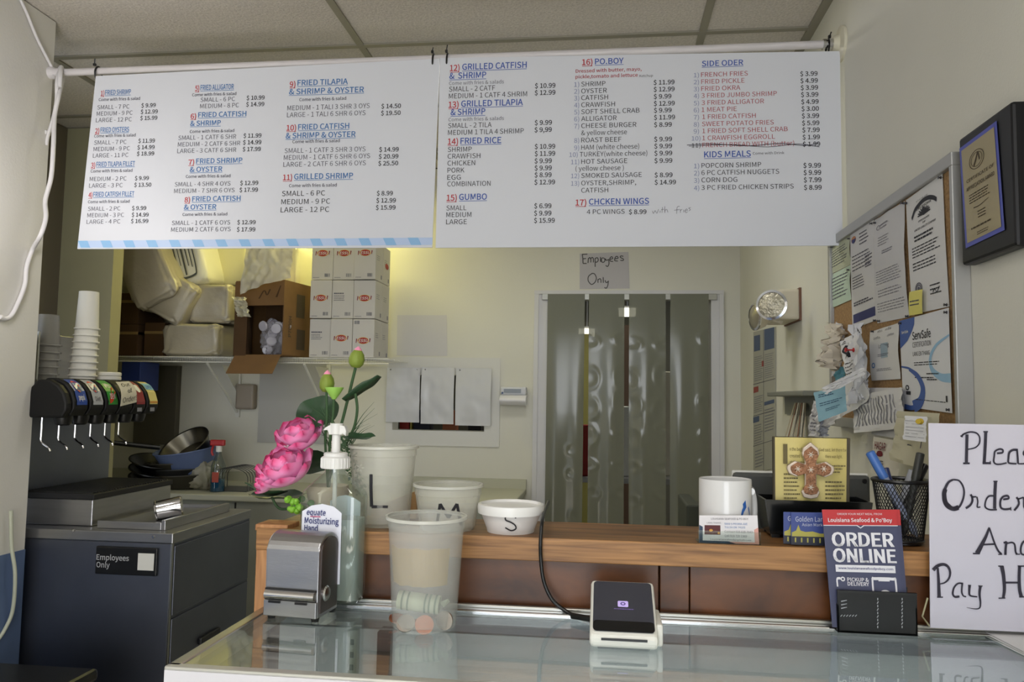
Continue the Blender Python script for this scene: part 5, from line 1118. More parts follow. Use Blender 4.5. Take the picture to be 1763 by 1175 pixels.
# bible plaque with cross
Yp=1.29; c4=[at(1331,752,Y=Yp),at(1464,755,Y=Yp),at(1463,868,Y=Yp-.01),at(1332,868,Y=Yp-.01)]
q=thing('bible_plaque','open book plaque with verse and a copper cross in the black box','plaque',tuple(c4[3]))
MB().prism([p for p in c4],V((0,.009,0))).build('backing',mat('plaque_edge',(60,52,34),.6),q,bevel=.001)
S=Quad(*c4); S.n=V((0,-1,.08)).normalized()
def page(xa,xb,fl_):
    def fn(u_,v_):
        x=xa+(xb-xa)*u_; t=(u_ if fl_ else 1-u_); return S(x,v_*.98+.01)+S.n*(.0015+.006*math.sin(min(1,t*1.3)*math.pi*.9)**.8*(1 if t<.8 else (1-t)/.2*.9+.1))
    return fn
pg=mat('page_gold',(196,182,112),.55,var=.08,vscale=30)
MB().grid(page(.02,.5,False),12,4).build('page',pg,q,smooth=80); MB().grid(page(.5,.95,True),12,4).build('page',pg,q,smooth=80)
m=MB(); text(m,S,'I',.115,.17,.40,.28,True,.0085); text(m,S,'n the beginning',.2,.46,.21,.05,False,.0085); text(m,S,'created the he',.2,.46,.31,.05,False,.0085); text(m,S,'the earth.',.2,.4,.41,.05,False,.0085)
text(m,S,'God said, let there be',.58,.93,.21,.045,False,.0085); text(m,S,'there was light.',.66,.88,.31,.045,False,.0085)
fine(m,S,.66,.92,.42,.56,3,.4,.0085); fine(m,S,.12,.34,.55,.96,7,.35,.0085); fine(m,S,.66,.92,.66,.96,5,.4,.0085); m.build('verse_lettering',mat('verse_ink',(96,86,52),.7),q)
# cross
cc=at(1396,806,Y=Yp-.015); zoomk=.00093
pts=[(0,-51),(12,-40),(13,-30),(9,-14),(9,-9),(13,-8),(30,-12),(42,-7),(42,-6),(50,2),(42,14),(34,16),(14,10),(9,10),(9,42),(14,50),(12,60),(0,62)]
def smp(p): return [(x,y) for x,y in p]
full=[(x,y) for x,y in pts]+[(-x,y) for x,y in pts[::-1] if x>0]
q2=thing('cross','ornate copper cross with pale rim leaning on the book plaque','cross',tuple(at(1396,862,Y=Yp-.02)))
SC=Wall(Y=Yp-.024)
def cp(k,y): return [V((SC(1396+ (x)*k,810+(yy)*k*.86).x,y,SC(1396,810+(yy)*k*.86).z)) for x,yy in full]
outer=[(0,-56),(13,-44),(15,-33),(10,-19),(10,-12),(27,-18),(40,-8),(41,-1),(37,8),(25,14),(10,8),(10,34),(16,44),(12,55),(0,58)]
full=[(x,y) for x,y in outer]+[(-x,y) for x,y in outer[::-1] if x>0]
MB().prism(cp(1,Yp-.024),(0,.007,0)).build('rim',mat('cross_rim',(184,170,156),.35,.5),q2,bevel=.0012)
MB().prism(cp(.86,Yp-.0255),(0,.004,0)).build('copper_face',mat('copper',(168,122,92),.5,.5,bump=1,bscale=300,var=.4,vscale=90),q2,bevel=.001)
m=MB(); S3=Wall(Y=Yp-.0258)
for (x,y) in ((0,-1),(0,-36),(26,-3),(-26,-3),(0,40)):
    for k in range(6):
        a_=math.pi*k/3; stroke(m,S3,[(1396+x*.86,810+y*.74),(1396+x*.86+6*math.cos(a_),810+y*.74+6*math.sin(a_))],1.6,.4,.0006,2)
m.build('silver_filigree',mat('filigree',(200,190,176),.3,.7),q2)
# dark tablet behind
c4=[at(1296,825,Y=1.40),at(1494,821,Y=1.40),at(1478,880,Y=1.39),at(1296,884,Y=1.39)]
q=thing('tablet_stand','dark tablet seen from behind with a pale edge, past the cross plaque','tablet',(.34,1.40,LZ-.1))
a,b_=at(1262,829,Y=1.44),at(1499,820,Y=1.44)
MB().box(a.x,b_.x,1.44,1.452,a.z-.14,b_.z).build('back_shell',mat('tablet_grey',(70,72,70),.5),q,bevel=.006)
MB().box(a.x,b_.x,1.452,1.457,a.z-.14,b_.z+.003).build('white_edge',whitep,q,bevel=.003)
p=at(1489,829,Y=1.44); MB().lathe((p.x,1.44,p.z),[(.0045,0),(.0035,.0015)],16,axis=(0,-1,0)).build('camera_lens',blackp,q)
MB().box((a.x+b_.x)/2-.04,(a.x+b_.x)/2+.04,1.445,1.50,.93,a.z-.13).build('stand_arm',whitep,q,bevel=.01)
q2=thing('work_shelf','pale lower work shelf behind the oak ledge','shelf',(.3,1.5,0))
MB().box(LX0+.1,XR-.002,LY1+.002,1.75,.90,.93).build('top',mat('worktop_pale'),q2)
MB().box(LX0+.1,XR-.002,LY1+.004,1.70,.0,.90).build('cabinet',mat('counter_face'),q2)
# blue postcards
for k,(xa,xb,ya,yb,lb) in enumerate(((1349,1372,882,942,'blue card with night view, the rear one on the ledge before the black box'),(1362,1424,883,942,'blue card with night view, the front one on the ledge before the black box'))):
    Y=1.207-.006*k; c4=[at(xa,ya,Y=Y+.01),at(xb,ya,Y=Y+.01),at(xb,yb-1,Y=Y),at(xa,yb-1,Y=Y)]; c4[2].z=c4[3].z=LZ+.0015
    if k==0: c4[1].x=c4[2].x=c4[0].x+.05
    q=thing('market_card',lb,'card',tuple(c4[3]),'blue market cards on the ledge')
    MB().prism(c4,V((0,.0012,0))).build('card_sheet',mat('card_blue',(52,70,136),.4),q)
    S=Quad(*c4); S.n=V((0,-1,.15)).normalized()
    m=MB(); text(m,S,'Golden Land',.12,.98,.28,.15); text(m,S,'Asian Market',.30,.98,.42,.09); m.build('lettering',mat('card_ink',(190,196,214),.5),q)
    m=MB(); bez_poly(m,S,[(.02,.62),(.14,.56),(.2,.38),(.26,.56),(.4,.60),(.6,.58),(.8,.64),(.98,.64),(.98,.74),(.02,.74)],.0006); m.build('lit_skyline',mat('skyline_gold',(170,164,76),.5),q)
    m=MB(); bez_poly(m,S,[(0,.74),(1,.74),(1,1),(0,1)],.0005); m.build('dark_water',mat('card_dark',(26,32,52),.4),q)
    m=MB(); 
    for i in range(5): bar(m,S,.1+.17*i,.14+.17*i,.78,.92,.0009)
    m.build('reflections',mat('skyline_gold'),q)
# order online flyers in a black holder
fy=1.150
def flyer(dx,dy,lb,main):
    c4=[at(1415+dx,878,Y=fy+.022+dy),at(1543+dx,878,Y=fy+.022+dy),at(1560+dx,1080,Y=fy-.005+dy),at(1433+dx,1080,Y=fy-.005+dy)]
    q=thing('order_flyer',lb,'flyer',tuple(c4[3]),'order online flyers'); c4[2].z=c4[3].z=GZ+.006
    MB().prism(c4,V((0,.0012,0))).build('sheet',mat('flyer_navy',(58,62,92),.45),q)
    S=Quad(*c4); S.n=(c4[3]-c4[0]).cross(c4[1]-c4[0]).normalized()
    m=MB(); bar(m,S,.0,1,.0,.135,.0004); m.build('red_header',mat('flyer_red',(178,34,40),.45),q)
    if not main: return
    m=MB(); bez_poly(m,S,[(0,.135),(.46,.135),(.5,.155),(.54,.135),(1,.135),(1,.141),(.55,.141),(.5,.163),(.45,.141),(0,.141)],.0008)
    text(m,S,'ORDER YOUR NEXT MEAL FROM',.2,.8,.047,.017,False,.0008); text(m,S,'Louisiana Seafood & Po\'Boy',.07,.93,.107,.032,True,.0008)
    for dxx in (0,.006,-.006,.003):
        text(m,S,'ORDER',.10+dxx,.93+dxx,.315,.115,True,.001+abs(dxx)*.05); text(m,S,'ONLINE',.10+dxx,.94+dxx,.45,.112,True,.001+abs(dxx)*.05)
    bar(m,S,.115,.92,.475,.535,.0008); text(m,S,'PICKUP &',.26,.55,.612,.030,True,.0008); text(m,S,'DELIVERY',.26,.55,.648,.030,True,.0008)
    stroke(m,S,[(.12,.66),(.12,.60),(.14,.59),(.17,.59)],.02,.02,.0008,3); disc(m,S,.2,.595,.03,.02,.0008,16,.5)
    stroke(m,S,[(.60,.98),(.60,.80),(.60,.60),(.63,.585),(.88,.585),(.91,.60),(.91,.8),(.91,.98)],.024,.024,.0008,4); bar(m,S,.68,.83,.585,.605,.001)
    disc(m,S,.76,.73,.09,.055,.0008,24,.72); m.build('white_print',mat('flyer_white',(216,216,222),.5),q)
    m=MB(); text(m,S,'www.louisianaseafoodpoboy.com',.15,.89,.511,.018,True,.0012); m.build('web_address',navy,q)
    m=MB(); fine(m,S,.15,.5,.72,.86,4,.3,.001); m.build('small_print',mat('flyer_grey',(140,144,160),.5),q)
flyer(6,.004,'navy and red order online flyer, the rear one peeking out right',False); flyer(0,0,'navy and red order online flyer, the front one in the black holder',True)
a,b_=at(1441,1088,Z=GZ),at(1572,1090,Z=GZ); zt_=at(1505,1018,Y=a.y).z
q=thing('flyer_holder','low black mesh holder for the order online flyers on the glass counter','holder',((a.x+b_.x)/2,a.y,GZ))
hm=mat('smoked_black',(16,17,20),.3,alpha=.86)
MB().box(a.x,b_.x,a.y-.004,a.y-.002,GZ,zt_).build('front_plate',hm,q)
MB().box(a.x,b_.x,a.y-.005,a.y-.001,zt_-.003,zt_).build('top_lip',blackp,q)
MB().box(a.x,b_.x,a.y-.004,fy+.03,GZ,GZ+.003).build('base_plate',blackp,q)
MB().box(a.x,a.x+.002,a.y-.004,fy+.02,GZ,zt_-.02).build('side_plate',hm,q); MB().box(b_.x-.002,b_.x,a.y-.004,fy+.02,GZ,zt_-.02).build('side_plate',hm,q)
MB().box(a.x,b_.x,fy+.026,fy+.028,GZ,zt_).build('rear_plate',hm,q)
S=Wall(Y=a.y-.0045)
m=MB(); 
for xx in (1511,1553):
    for i in range(9): stroke(m,S,[(xx+(i%2),1030+i*6),(xx-(i%2),1034+i*6)],1.6,1.6,.0004,2)
for i in range(3): stroke(m,S,[(1448,1036+i*6),(1458,1034+i*6)],2,1,.0004,2)
for i in range(6): stroke(m,S,[(1447+i*5,1062),(1450+i*5,1059)],1.5,1,.0004,2)
m.build('beaded_pattern',mat('bead_white',(160,162,168),.5),q)
# mesh pen cup
a=at(1505,820,Y=1.25);b_=at(1601,820,Y=1.25); cx_=(a.x+b_.x)/2; r=(b_.x-a.x)/2; pz=LZ+.002; h=a.z-pz; py_=1.255
q=thing('pen_cup','black wire mesh pen cup on the ledge beside the handwritten sign','pen holder',(cx_,py_,LZ))
m=MB(); nu,nv=44,18
def cpt(i,j): t=2*math.pi*(i+.5*(j%2))/nu; k=j/nv; rr_=r*(.72+.26*k); return V((cx_+rr_*math.cos(t),py_+rr_*math.sin(t),pz+.004+(h-.012)*k))
vs=[cpt(i,j) for j in range(nv+1) for i in range(nu)]; fs=[]
for j in range(0,nv-1):
    for i in range(nu):
        if j%2==0: fs.append((j*nu+i,(j+1)*nu+i,(j+2)*nu+i,(j+1)*nu+(i-1)%nu))
        else: fs.append((j*nu+i,(j+1)*nu+(i+1)%nu,(j+2)*nu+i,(j+1)*nu+i))
m.add(vs,fs).build('mesh_wall',blackm,q,wire=.0011)
for rr_,zz in ((.98,h-.006),(.72,.004)): 
    MB().tube([V((cx_+r*rr_*math.cos(t),py_+r*rr_*math.sin(t),pz+zz)) for t in [2*math.pi*i/40 for i in range(41)]],.003 if zz>.01 else .002,8).build('rim_ring',blackp,q,smooth=True)
MB().lathe((cx_,py_,pz),[(r*.72,0),(r*.72,.003)],30).build('base_disc',blackp,q)
def pen(a_,b_,rr_,m_,lb,capm=None,name='pen'):
    a_=V(a_);b_=V(b_); q=thing(name,lb,'pen',tuple(a_),'pens in the mesh cup'); d=b_-a_
    MB().tube([a_,a_+d*.04,a_+d*.1,a_+d*.7],[rr_*.2,rr_*.6,rr_,rr_],12).build('barrel',m_,q,smooth=True)
    MB().tube([a_+d*.68,b_-d*.01,b_],[rr_*1.15,rr_*1.1,rr_*.7],12).build('cap',capm or m_,q,smooth=True)
pb=LZ+.012
pen((cx_+.018,py_-.01,pb),at(1497,778,Y=1.262),.0062,mat('marker_silver',(150,160,186),.4),'silver marker with blue cap leaning left out of the pen cup',mat('cap_blue',(62,104,172),.4))
pen((cx_+.008,py_+.012,pb),at(1524,806,Y=1.27),.0048,mat('pen_navy',(40,50,90),.3),'short navy pen leaning inside the pen cup')
pen((cx_+.0,py_-.008,pb),at(1585,780,Y=1.25),.0055,mat('pen_dark',(48,50,46),.4),'dark grey pen standing upright at the right of the pen cup')
pen((cx_-.01,py_+.01,pb),at(1573,810,Y=1.26),.0065,mat('pen_grey',(150,152,158),.4),'pale grey capped pen in the pen cup')
pen((cx_-.02,py_-.01,pb),at(1594,800,Y=1.26),.005,blackp,'black pen at the far right of the pen cup, beside the sign')
# hand-written sign
sy=1.155
c4=[at(1599,729,Y=sy+.012),at(1599,729,Y=sy+.012)+V((.225,0,-.0)),None,at(1602,1078,Y=sy-.004)]
c4[3].z=GZ+.010; c4[2]=c4[3]+V((.225,0,0))
q=thing('order_sign','white handwritten order and pay sign in an acrylic stand','sign',tuple(c4[3]))
MB().prism(c4,V((0,.002,0))).build('paper_sheet',mat('sign_paper',(218,216,230),.6),q)
SG=Wall(Y=sy+.0); 
class SW_:
    flat=False; n=V((0,-1,0))
    def __call__(s,x,y):
        t=(c4[0].z-at(x,y,Y=sy+.004).z)/(c4[0].z-c4[3].z); return at(x,y,Y=sy+.012-.016*t-.0)
sw=SW_(); m=MB(); k1=lambda L:[(1590+x/6.526,720+y/6.526) for x,y in L]; k2=lambda L:[(1590+x/6.526,900+y/6.526) for x,y in L]
def st1_(L,w0,w1=None): stroke(m,sw,k1(L),w0/6.5,(w1 or w0)/6.5,.0012)
def st2_(L,w0,w1=None): stroke(m,sw,k2(L),w0/6.5,(w1 or w0)/6.5,.0012)
# Please
st1_([(425,205),(450,180),(520,158),(590,170),(625,215),(625,280),(590,325),(540,345),(490,352)],20,14); st1_([(485,185),(482,300),(478,500)],34,34); st1_([(440,510),(515,510)],20); st1_([(410,200),(435,215)],14)
st1_([(695,160),(690,300),(678,500)],34,34); st1_([(668,155),(720,155)],16); st1_([(660,508),(748,508)],24); st1_([(745,485),(748,522)],12)
st1_([(820,398),(880,390),(885,360),(850,350),(800,375),(790,430),(785,490),(810,518),(860,520),(930,505)],22,18)
st1_([(1055,360),(1000,360),(960,390),(950,450),(950,500),(985,512),(1040,515)],28,18); st1_([(1045,350),(1052,430),(1058,515)],22); st1_([(1058,515),(1130,515)],16)
st1_([(1175,360),(1130,370),(1120,410),(1160,440),(1170,490),(1120,515)],20); st1_([(1215,430),(1280,420),(1280,370),(1240,360),(1210,400),(1210,480),(1240,515),(1300,505)],20)
# Order
st1_([(330,692),(280,720),(245,780),(225,850),(230,930),(265,990),(330,1020),(390,1005)],22,56); st1_([(330,692),(395,705),(440,770),(452,850),(430,940),(390,1005),(330,1018)],18,26)
st1_([(240,800),(228,860),(245,950),(300,1010)],50,50)
st1_([(525,860),(545,885),(590,885)],26,16); st1_([(540,880),(545,930),(520,980),(470,1015)],24,26); st1_([(595,885),(605,940),(600,1000),(635,1000)],18,16)
st1_([(805,715),(798,850),(795,1020)],34,36); st1_([(780,712),(828,712)],14); st1_([(790,875),(730,880),(695,930),(690,1000),(740,1030),(820,1030)],20,18)
st1_([(890,915),(950,905),(940,875),(890,885),(860,930),(862,1000),(900,1025),(975,1020)],22,24); st1_([(975,1000),(978,1040)],12)
st1_([(1040,890),(1060,910),(1120,890)],24,14); st1_([(1055,900),(1065,970),(1015,1040)],22,24); st1_([(1120,890),(1125,1000),(1150,1010)],18)
# And
st2_([(735,55),(700,150),(650,250),(600,345)],20,56); st2_([(735,60),(790,220),(830,310),(870,355)],18,24); st2_([(670,248),(800,242)],20); st2_([(550,348),(630,350)],16); st2_([(835,358),(880,358)],12)
st2_([(895,230),(930,215)],20); st2_([(928,215),(918,290),(915,365)],26,28); st2_([(930,235),(990,225),(1020,250),(1030,330),(1045,355)],18,22); st2_([(1030,358),(1080,355)],12); st2_([(1190,200),(1120,215),(1090,280),(1095,350),(1150,362),(1190,350)],24,20); st2_([(1200,80),(1195,250),(1200,360)],28)
# Pay Here
st2_([(105,535),(150,490),(215,470),(270,495),(295,560),(280,630),(235,675),(180,690)],40,14); st2_([(155,510),(165,650),(172,835)],24,40); st2_([(148,838),(215,838)],14)
st2_([(440,685),(385,685),(340,730),(325,800),(350,835),(400,830)],18,24); st2_([(432,680),(425,770),(440,820),(475,835)],20,16)
st2_([(515,705),(510,770),(520,820),(600,835)],30,14); st2_([(495,705),(530,705)],10); st2_([(635,710),(625,800),(635,900),(625,960),(570,970),(480,955)],32,4); st2_([(612,712),(660,714)],12)
st2_([(875,490),(895,600),(905,750),(890,850)],44,30); st2_([(835,490),(890,490)],14); st2_([(838,850),(915,848)],14); st2_([(905,675),(1060,675)],22); st2_([(1075,490),(1070,620),(1075,750),(1095,835)],34,40); st2_([(1055,490),(1130,490)],16); st2_([(1070,835),(1135,835)],16)
st2_([(1190,760),(1250,750),(1240,700),(1190,720),(1180,800),(1210,840),(1260,835)],22); st2_([(1290,720),(1300,840)],22); st2_([(1300,740),(1345,715)],18); st2_([(1375,770),(1430,760),(1420,710),(1380,730),(1375,810),(1430,840)],20)
m.build('marker_lettering',mat('marker_black',(44,40,58),.6),q)
ac=glassmat('acrylic')
MB().prism([p+V((0,-.0025,0)) for p in (c4[0],c4[1],c4[2],c4[3])],V((0,.001,0))).build('front_pane',glassmat('acrylic_front',(248,248,248),.0,.02,1.15),q)
MB().box(c4[3].x-.008,c4[2].x,sy-.035,sy+.02,GZ,GZ+.003).build('foot_plate',glassmat('acrylic'),q)
MB().tube([at(1597,1030,Y=sy),at(1588,1062,Y=sy-.0),at(1600,1078,Y=sy-.02)],.0012,6).build('side_edge',mat('acrylic_edge',(190,186,150),.2,alpha=.6),q)
# papers on the glass at right
for k in range(3):
    o=V((0,0,.0015*k)); a=at(1681+k*2,1088-k,Z=GZ+.001); a.y-=.012
    c4p=[a+o,a+o+V((.22,-.01,0)),a+o+V((.30,-.20,0)),a+o+V((.07,-.215,0))]
    c4p=[a+o,V((a.x+.22,a.y-.005,a.z))+o,V((a.x+.25,a.y-.16,a.z))+o,V((at(1763,1140,Z=GZ).x+.02,at(1763,1140,Z=GZ).y-.05,a.z))+o]
    q=thing('loose_sheet','white printed sheet at the right corner of the glass counter, %s of the stack'%('lowest','middle','top')[k],'paper',tuple(a),'sheets at the counter corner')
    MB().prism(c4p,V((0,0,.0007))).build('sheet',paper,q)
    if k==2:
        S=Quad(c4p[0],c4p[1],c4p[2],c4p[3]); S.n=V((0,0,1)); m=MB(); fine(m,S,.2,.9,.1,.7,6,.4,.0012); m.build('print',mat('print_blue',(120,130,170),.7),q)
# ------------------------------------------------------------------ cork board and papers
XB=.70
y0=at(1641,400,X=XB-.004).y; y1=at(1427,600,X=XB-.004).y; z1=at(1641,258,X=XB-.004).z; z0=at(1426,733,X=XB-.004).z
q=thing('cork_board','cork bulletin board with grey aluminium frame on the right wall','board',(XB,(y0+y1)/2,z0))
MB().box(XB+.008,XR,y0+.01,y1-.01,z0+.01,z1-.01).build('cork_sheet',mat('cork',(160,128,88),.95,bump=.4,bscale=200,var=.28,vscale=140),q)
fm=mat('frame_grey',(170,170,168),.4,.4)
MB().box(XB-.004,XR,y0,y1,z1-.028,z1).build('frame_rail',fm,q,bevel=.002); MB().box(XB-.004,XR,y0,y1,z0,z0+.028).build('frame_rail',fm,q,bevel=.002)
MB().box(XB-.004,XR,y0,y0+.014,z0+.028,z1-.028).build('frame_stile',fm,q,bevel=.002); MB().box(XB-.004,XR,y1-.02,y1,z0+.028,z1-.028).build('frame_stile',fm,q,bevel=.002)
m=MB(); S=Wall(X=XB+.0075)
for x,y in ((1516,365),(1610,300),(1620,292),(1632,285),(1604,304)): disc(m,S,x,y,1.6,2.4,.0006,10)
m.build('pin_holes',mat('hole',(50,36,20),.9),q,kind='stuff')
XP=XB+.006
def sheet(name,label,px4,m_,cat='paper',bulge=.004,X=XP,group=None):
    P4=[at(x,y,X=X) for x,y in px4]; q=thing(name,label,cat,tuple(P4[3]),group); Q0=Quad(*P4)
    def fn(u_,v_): return Q0(u_,v_)+V((-bulge*(math.sin(v_*math.pi)*.8+.5*noise.noise(V((u_*3,v_*3,px4[0][0]))))-.0004,0,0))
    MB().grid(fn,6,10).build('sheet',m_,q,smooth=80)
    S=type('B',(Quad,),{'__call__':lambda s,u_,v_:fn(u_,v_)})(*P4); S.n=V((-1,0,0)); return q,S
def pin(px,py,m_,lb,X=XP-.003):
    p=at(px,py,X=X); q=thing('push_pin',lb,'pin',tuple(p),'push pins on the cork board')
    MB().lathe(p+V((-.001,0,0)),[(.0032,0),(.0032,.001),(.0018,.002),(.0018,.004),(.003,.005),(.003,.006)],12,axis=(-1,0,0)).build('head',m_,q,smooth=True); MB().tube([p+V((.010,0,0)),p],.0007,6).build('needle',chrome,q)
q,S=sheet('pinned_sheet','pale green printed sheet at the far top corner of the cork board',((1428,430),(1464,403),(1466,455),(1428,474)),mat('paper_green_grey',(190,196,172),.85)); m=MB(); fine(m,S,.1,.9,.2,.85,7,.3); m.build('print',ink_g,q)
q,S=sheet('pinned_sheet','mint green printed sheet below the pale green one on the cork board',((1428,475),(1465,456),(1466,516),(1430,532)),mat('paper_mint',(190,210,192),.85)); m=MB(); fine(m,S,.1,.9,.15,.85,7,.3); m.build('print',ink_g,q)
q,S=sheet('pinned_permit','white permit with navy band at its foot on the cork board',((1464,402),(1505,377),(1511,551),(1468,567)),paper,bulge=.0012); m=MB(); fine(m,S,.4,.8,.06,.2,4,.35); fine(m,S,.08,.92,.26,.44,5,.3); fine(m,S,.08,.6,.48,.62,5,.35); fine(m,S,.62,.92,.32,.46,4,.35); fine(m,S,.1,.9,.74,.79,2,.6); m.build('print',ink_g,q)
m=MB(); bar(m,S,.06,.94,.86,.95); m.build('navy_band',navy,q); m=MB(); disc(m,S,.16,.09,.10,.035,.0009); m.build('seal',mat('seal_orange',(190,130,90),.7),q); m=MB(); bez_poly(m,S,[(.08,.085),(.26,.085),(.22,.12),(.16,.13),(.1,.12)],.0014); m.build('seal_base',navy,q)
q,S=sheet('pinned_letter','white letter with small grey heading between the permit and the certificate',((1506,379),(1558,346),(1566,546),(1511,557)),mat('paper_w2',(206,206,208),.85),bulge=.007); m=MB(); fine(m,S,.2,.5,.08,.14,2,.4); fine(m,S,.15,.5,.2,.3,4,.3); fine(m,S,.3,.65,.34,.38,2,.5); fine(m,S,.06,.9,.52,.66,6,.3); fine(m,S,.1,.9,.7,.78,3,.3); fine(m,S,.06,.95,.82,.92,4,.3); m.build('print',ink_l,q); m=MB(); disc(m,S,.14,.10,.06,.025,.0009,16,.7); m.build('seal',ink_l,q)
q,S=sheet('pinned_certificate','tall white company certificate with black arched heading on the cork board',((1560,345),(1623,299),(1635,528),(1571,542)),mat('paper_w3',(216,216,216),.85),bulge=.0012); m=MB()
stroke(m,S,[(.16,.20),(.25,.145),(.36,.12),(.5,.105),(.64,.11),(.76,.135),(.84,.165)],.036,.036,.0009); text(m,S,'STATE OF',.3,.62,.085,.012); text(m,S,'OKLAHOMA',.3,.7,.155,.02,True)
for k in range(10): a_=math.pi*k/9; stroke(m,S,[(.5,.21),(.5+.17*math.cos(a_),.21-.055*math.sin(a_))],.022,.01,.0009,2)
disc(m,S,.5,.19,.05,.035,.0012,12)
text(m,S,'CERTIFICATE',.34,.64,.26,.014,True); text(m,S,'OF',.45,.53,.285,.012,True); text(m,S,'LIMITED LIABILITY COMPANY',.22,.8,.32,.016,True)
fine(m,S,.2,.75,.36,.42,2,.5); fine(m,S,.12,.88,.45,.55,4,.35); fine(m,S,.12,.88,.58,.66,3,.35); fine(m,S,.55,.85,.8,.9,3,.3); stroke(m,S,[(.62,.86),(.68,.84),(.72,.87),(.8,.83)],.012,.012)
m.build('print',ink,q); m=MB(); disc(m,S,.25,.80,.10,.05,.0009,20,.8); disc(m,S,.25,.80,.07,.035,.0009,20,.7); disc(m,S,.25,.80,.03,.018,.0009); m.build('seal',ink_g,q)
q,S=sheet('sticky_note','yellow sticky note at the lower left of the tall certificate',((1566,503),(1589,498),(1589,540),(1566,544)),mat('note_yellow',(224,216,120),.8),'note',.002,XP-.008); m=MB(); fine(m,S,.1,.9,.4,.7,2,.35); m.build('print',ink_g,q)
q,S=sheet('completion_certificate','small white completion certificate left of the blue-cornered certificate',((1498,572),(1548,556),(1551,653),(1501,656)),mat('paper_w3'),X=XP-.002); m=MB(); text(m,S,'ebosmedia',.3,.75,.07,.05); text(m,S,'Certificate of Completion',.16,.84,.19,.05); text(m,S,'Lal Mang',.35,.7,.38,.07,True); fine(m,S,.3,.7,.5,.56,2,.4); fine(m,S,.25,.8,.78,.84,2,.3); m.build('print',ink_g,q); m=MB(); bar(m,S,.42,.66,.3,.58,.0006); m.build('blue_patch',mat('patch_blue',(160,180,192),.8),q); m=MB(); disc(m,S,.14,.7,.06,.055,.0009,18,.6); m.build('blue_seal',blue_i,q)
q,S=sheet('food_certificate','white food safety certificate with blue swooshes and corner',((1549,553),(1634,530),(1640,712),(1556,700)),mat('paper_w4',(220,222,226),.8),'certificate',.0008,XP-.003)
m=MB(); bez_poly(m,S,[(0,.0),(.34,.0),(.33,.08),(.27,.16),(.17,.25),(.0,.33)],.0006); stroke(m,S,[(.0,.54),(.2,.57),(.38,.66),(.46,.78),(.40,.92),(.22,1.0),(.02,1.0)],.02,.06,.0006,8); stroke(m,S,[(.18,.57),(.36,.65),(.46,.78),(.40,.92),(.24,.99)],.04,.14,.0008,8); m.build('blue_shapes',mat('swoosh_blue',(66,96,166),.6),q)
m=MB(); stroke(m,S,[(1.0,.26),(.76,.34),(.64,.46),(.66,.58),(.82,.66),(1.0,.67)],.02,.09,.0006,8); m.build('pale_swoosh',mat('swoosh_pale',(150,190,220),.6),q)
m=MB(); text(m,S,'ServSafe',.28,.66,.25,.085,True); text(m,S,'CERTIFICATION',.28,.66,.335,.055,False); text(m,S,'LANG EN THANG',.28,.63,.43,.045); fine(m,S,.3,.88,.50,.55,2,.35); fine(m,S,.3,.75,.66,.70,1,.3); fine(m,S,.55,.8,.62,.74,2,.2); fine(m,S,.3,.9,.9,.915,1,.5); disc(m,S,.12,.78,.04,.03,.001,12,.6); bar(m,S,.09,.19,.82,.86,.001); bar(m,S,.9,.93,.84,.9,.001); m.build('print',ink,q)
m=MB(); text(m,S,'ServSafe',.05,.2,.16,.03,True,.0014); m.build('white_word',whitep,q)
# plain hanging document at the board's foot
def hang(name,label,pxs,depths,m_,cat='paper',lines=None,nu=10,nv=14,cr=.01,seed=0,group=None):
    """loose sheet hanging off the board: pixel corners each with its own distance from the wall"""
    P4=[at(x,y,X=XB-d) for (x,y),d in zip(pxs,depths)]; q=thing(name,label,cat,tuple(P4[3]),group)
    Q0=Quad(*P4)
    def fn(u_,v_): return Q0(u_,v_)+V((-cr*(noise.noise(V((u_*4+seed,v_*5,seed)))+.6*noise.noise(V((u_*9,v_*10,seed+3)))),cr*.6*noise.noise(V((u_*5,v_*5,seed+9))),0))
    MB().grid(fn,nu,nv).build('sheet',m_,q,smooth=25)
    S=type('B',(Quad,),{'__call__':lambda s,u_,v_:fn(u_,v_)})(*P4); S.n=(V((-1,-.4,0))).normalized(); return q,S
tw=mat('thin_receipt',(204,196,180),.8); bl_=mat('cyan_paper',(148,190,204),.8); wp=mat('paper_w3')
q,S=hang('hanging_document','white printed document curling off the board below the completion certificate',((1467,683),(1552,667),(1556,738),(1470,746)),(.03,.012,.02,.04),wp,seed=1,cr=.006)
m=MB(); 
for i in range(13): 
    x=.1+.062*i; stroke(m,S,[(x,.12+.03*random.random()),(x+.004,.5),(x+.004,.84)],.022*random.uniform(.5,1.2),.02,.0015,4)
m.build('print',ink_l,q)
q,S=hang('hanging_document','second white sheet behind the curling document at the foot of the board',((1496,668),(1556,668),(1558,758),(1500,748)),(.008,.006,.01,.012),paper,seed=2,cr=.004)
q,S=hang('crumpled_receipts','crumpled cream receipts bunched at the far edge of the cork board',((1428,556),(1450,560),(1440,640),(1411,628)),(.02,.01,.05,.10),tw,seed=3,cr=.045,nu=14,nv=16)
q,S=hang('crumpled_receipts','thin white slip hanging beside the crumpled cream receipts',((1441,553),(1453,570),(1448,640),(1430,650)),(.01,.006,.015,.04),paper,seed=4,cr=.012)
q,S=hang('hanging_slip','white slip with black drawing hanging in the bunch of receipts',((1446,588),(1476,572),(1490,640),(1457,655)),(.05,.02,.02,.05),wp,seed=5,cr=.008)
m=MB(); disc(m,S,.3,.30,.13,.12,.0015,12,.5); disc(m,S,.32,.42,.1,.07,.0015); stroke(m,S,[(.15,.5),(.5,.3)],.06,.05,.0015,3); stroke(m,S,[(.15,.3),(.5,.52)],.06,.05,.0015,3); fine(m,S,.1,.4,.08,.16,2,.5,.0015); fine(m,S,.1,.8,.62,.95,4,.25,.0015); m.build('print',ink,q)
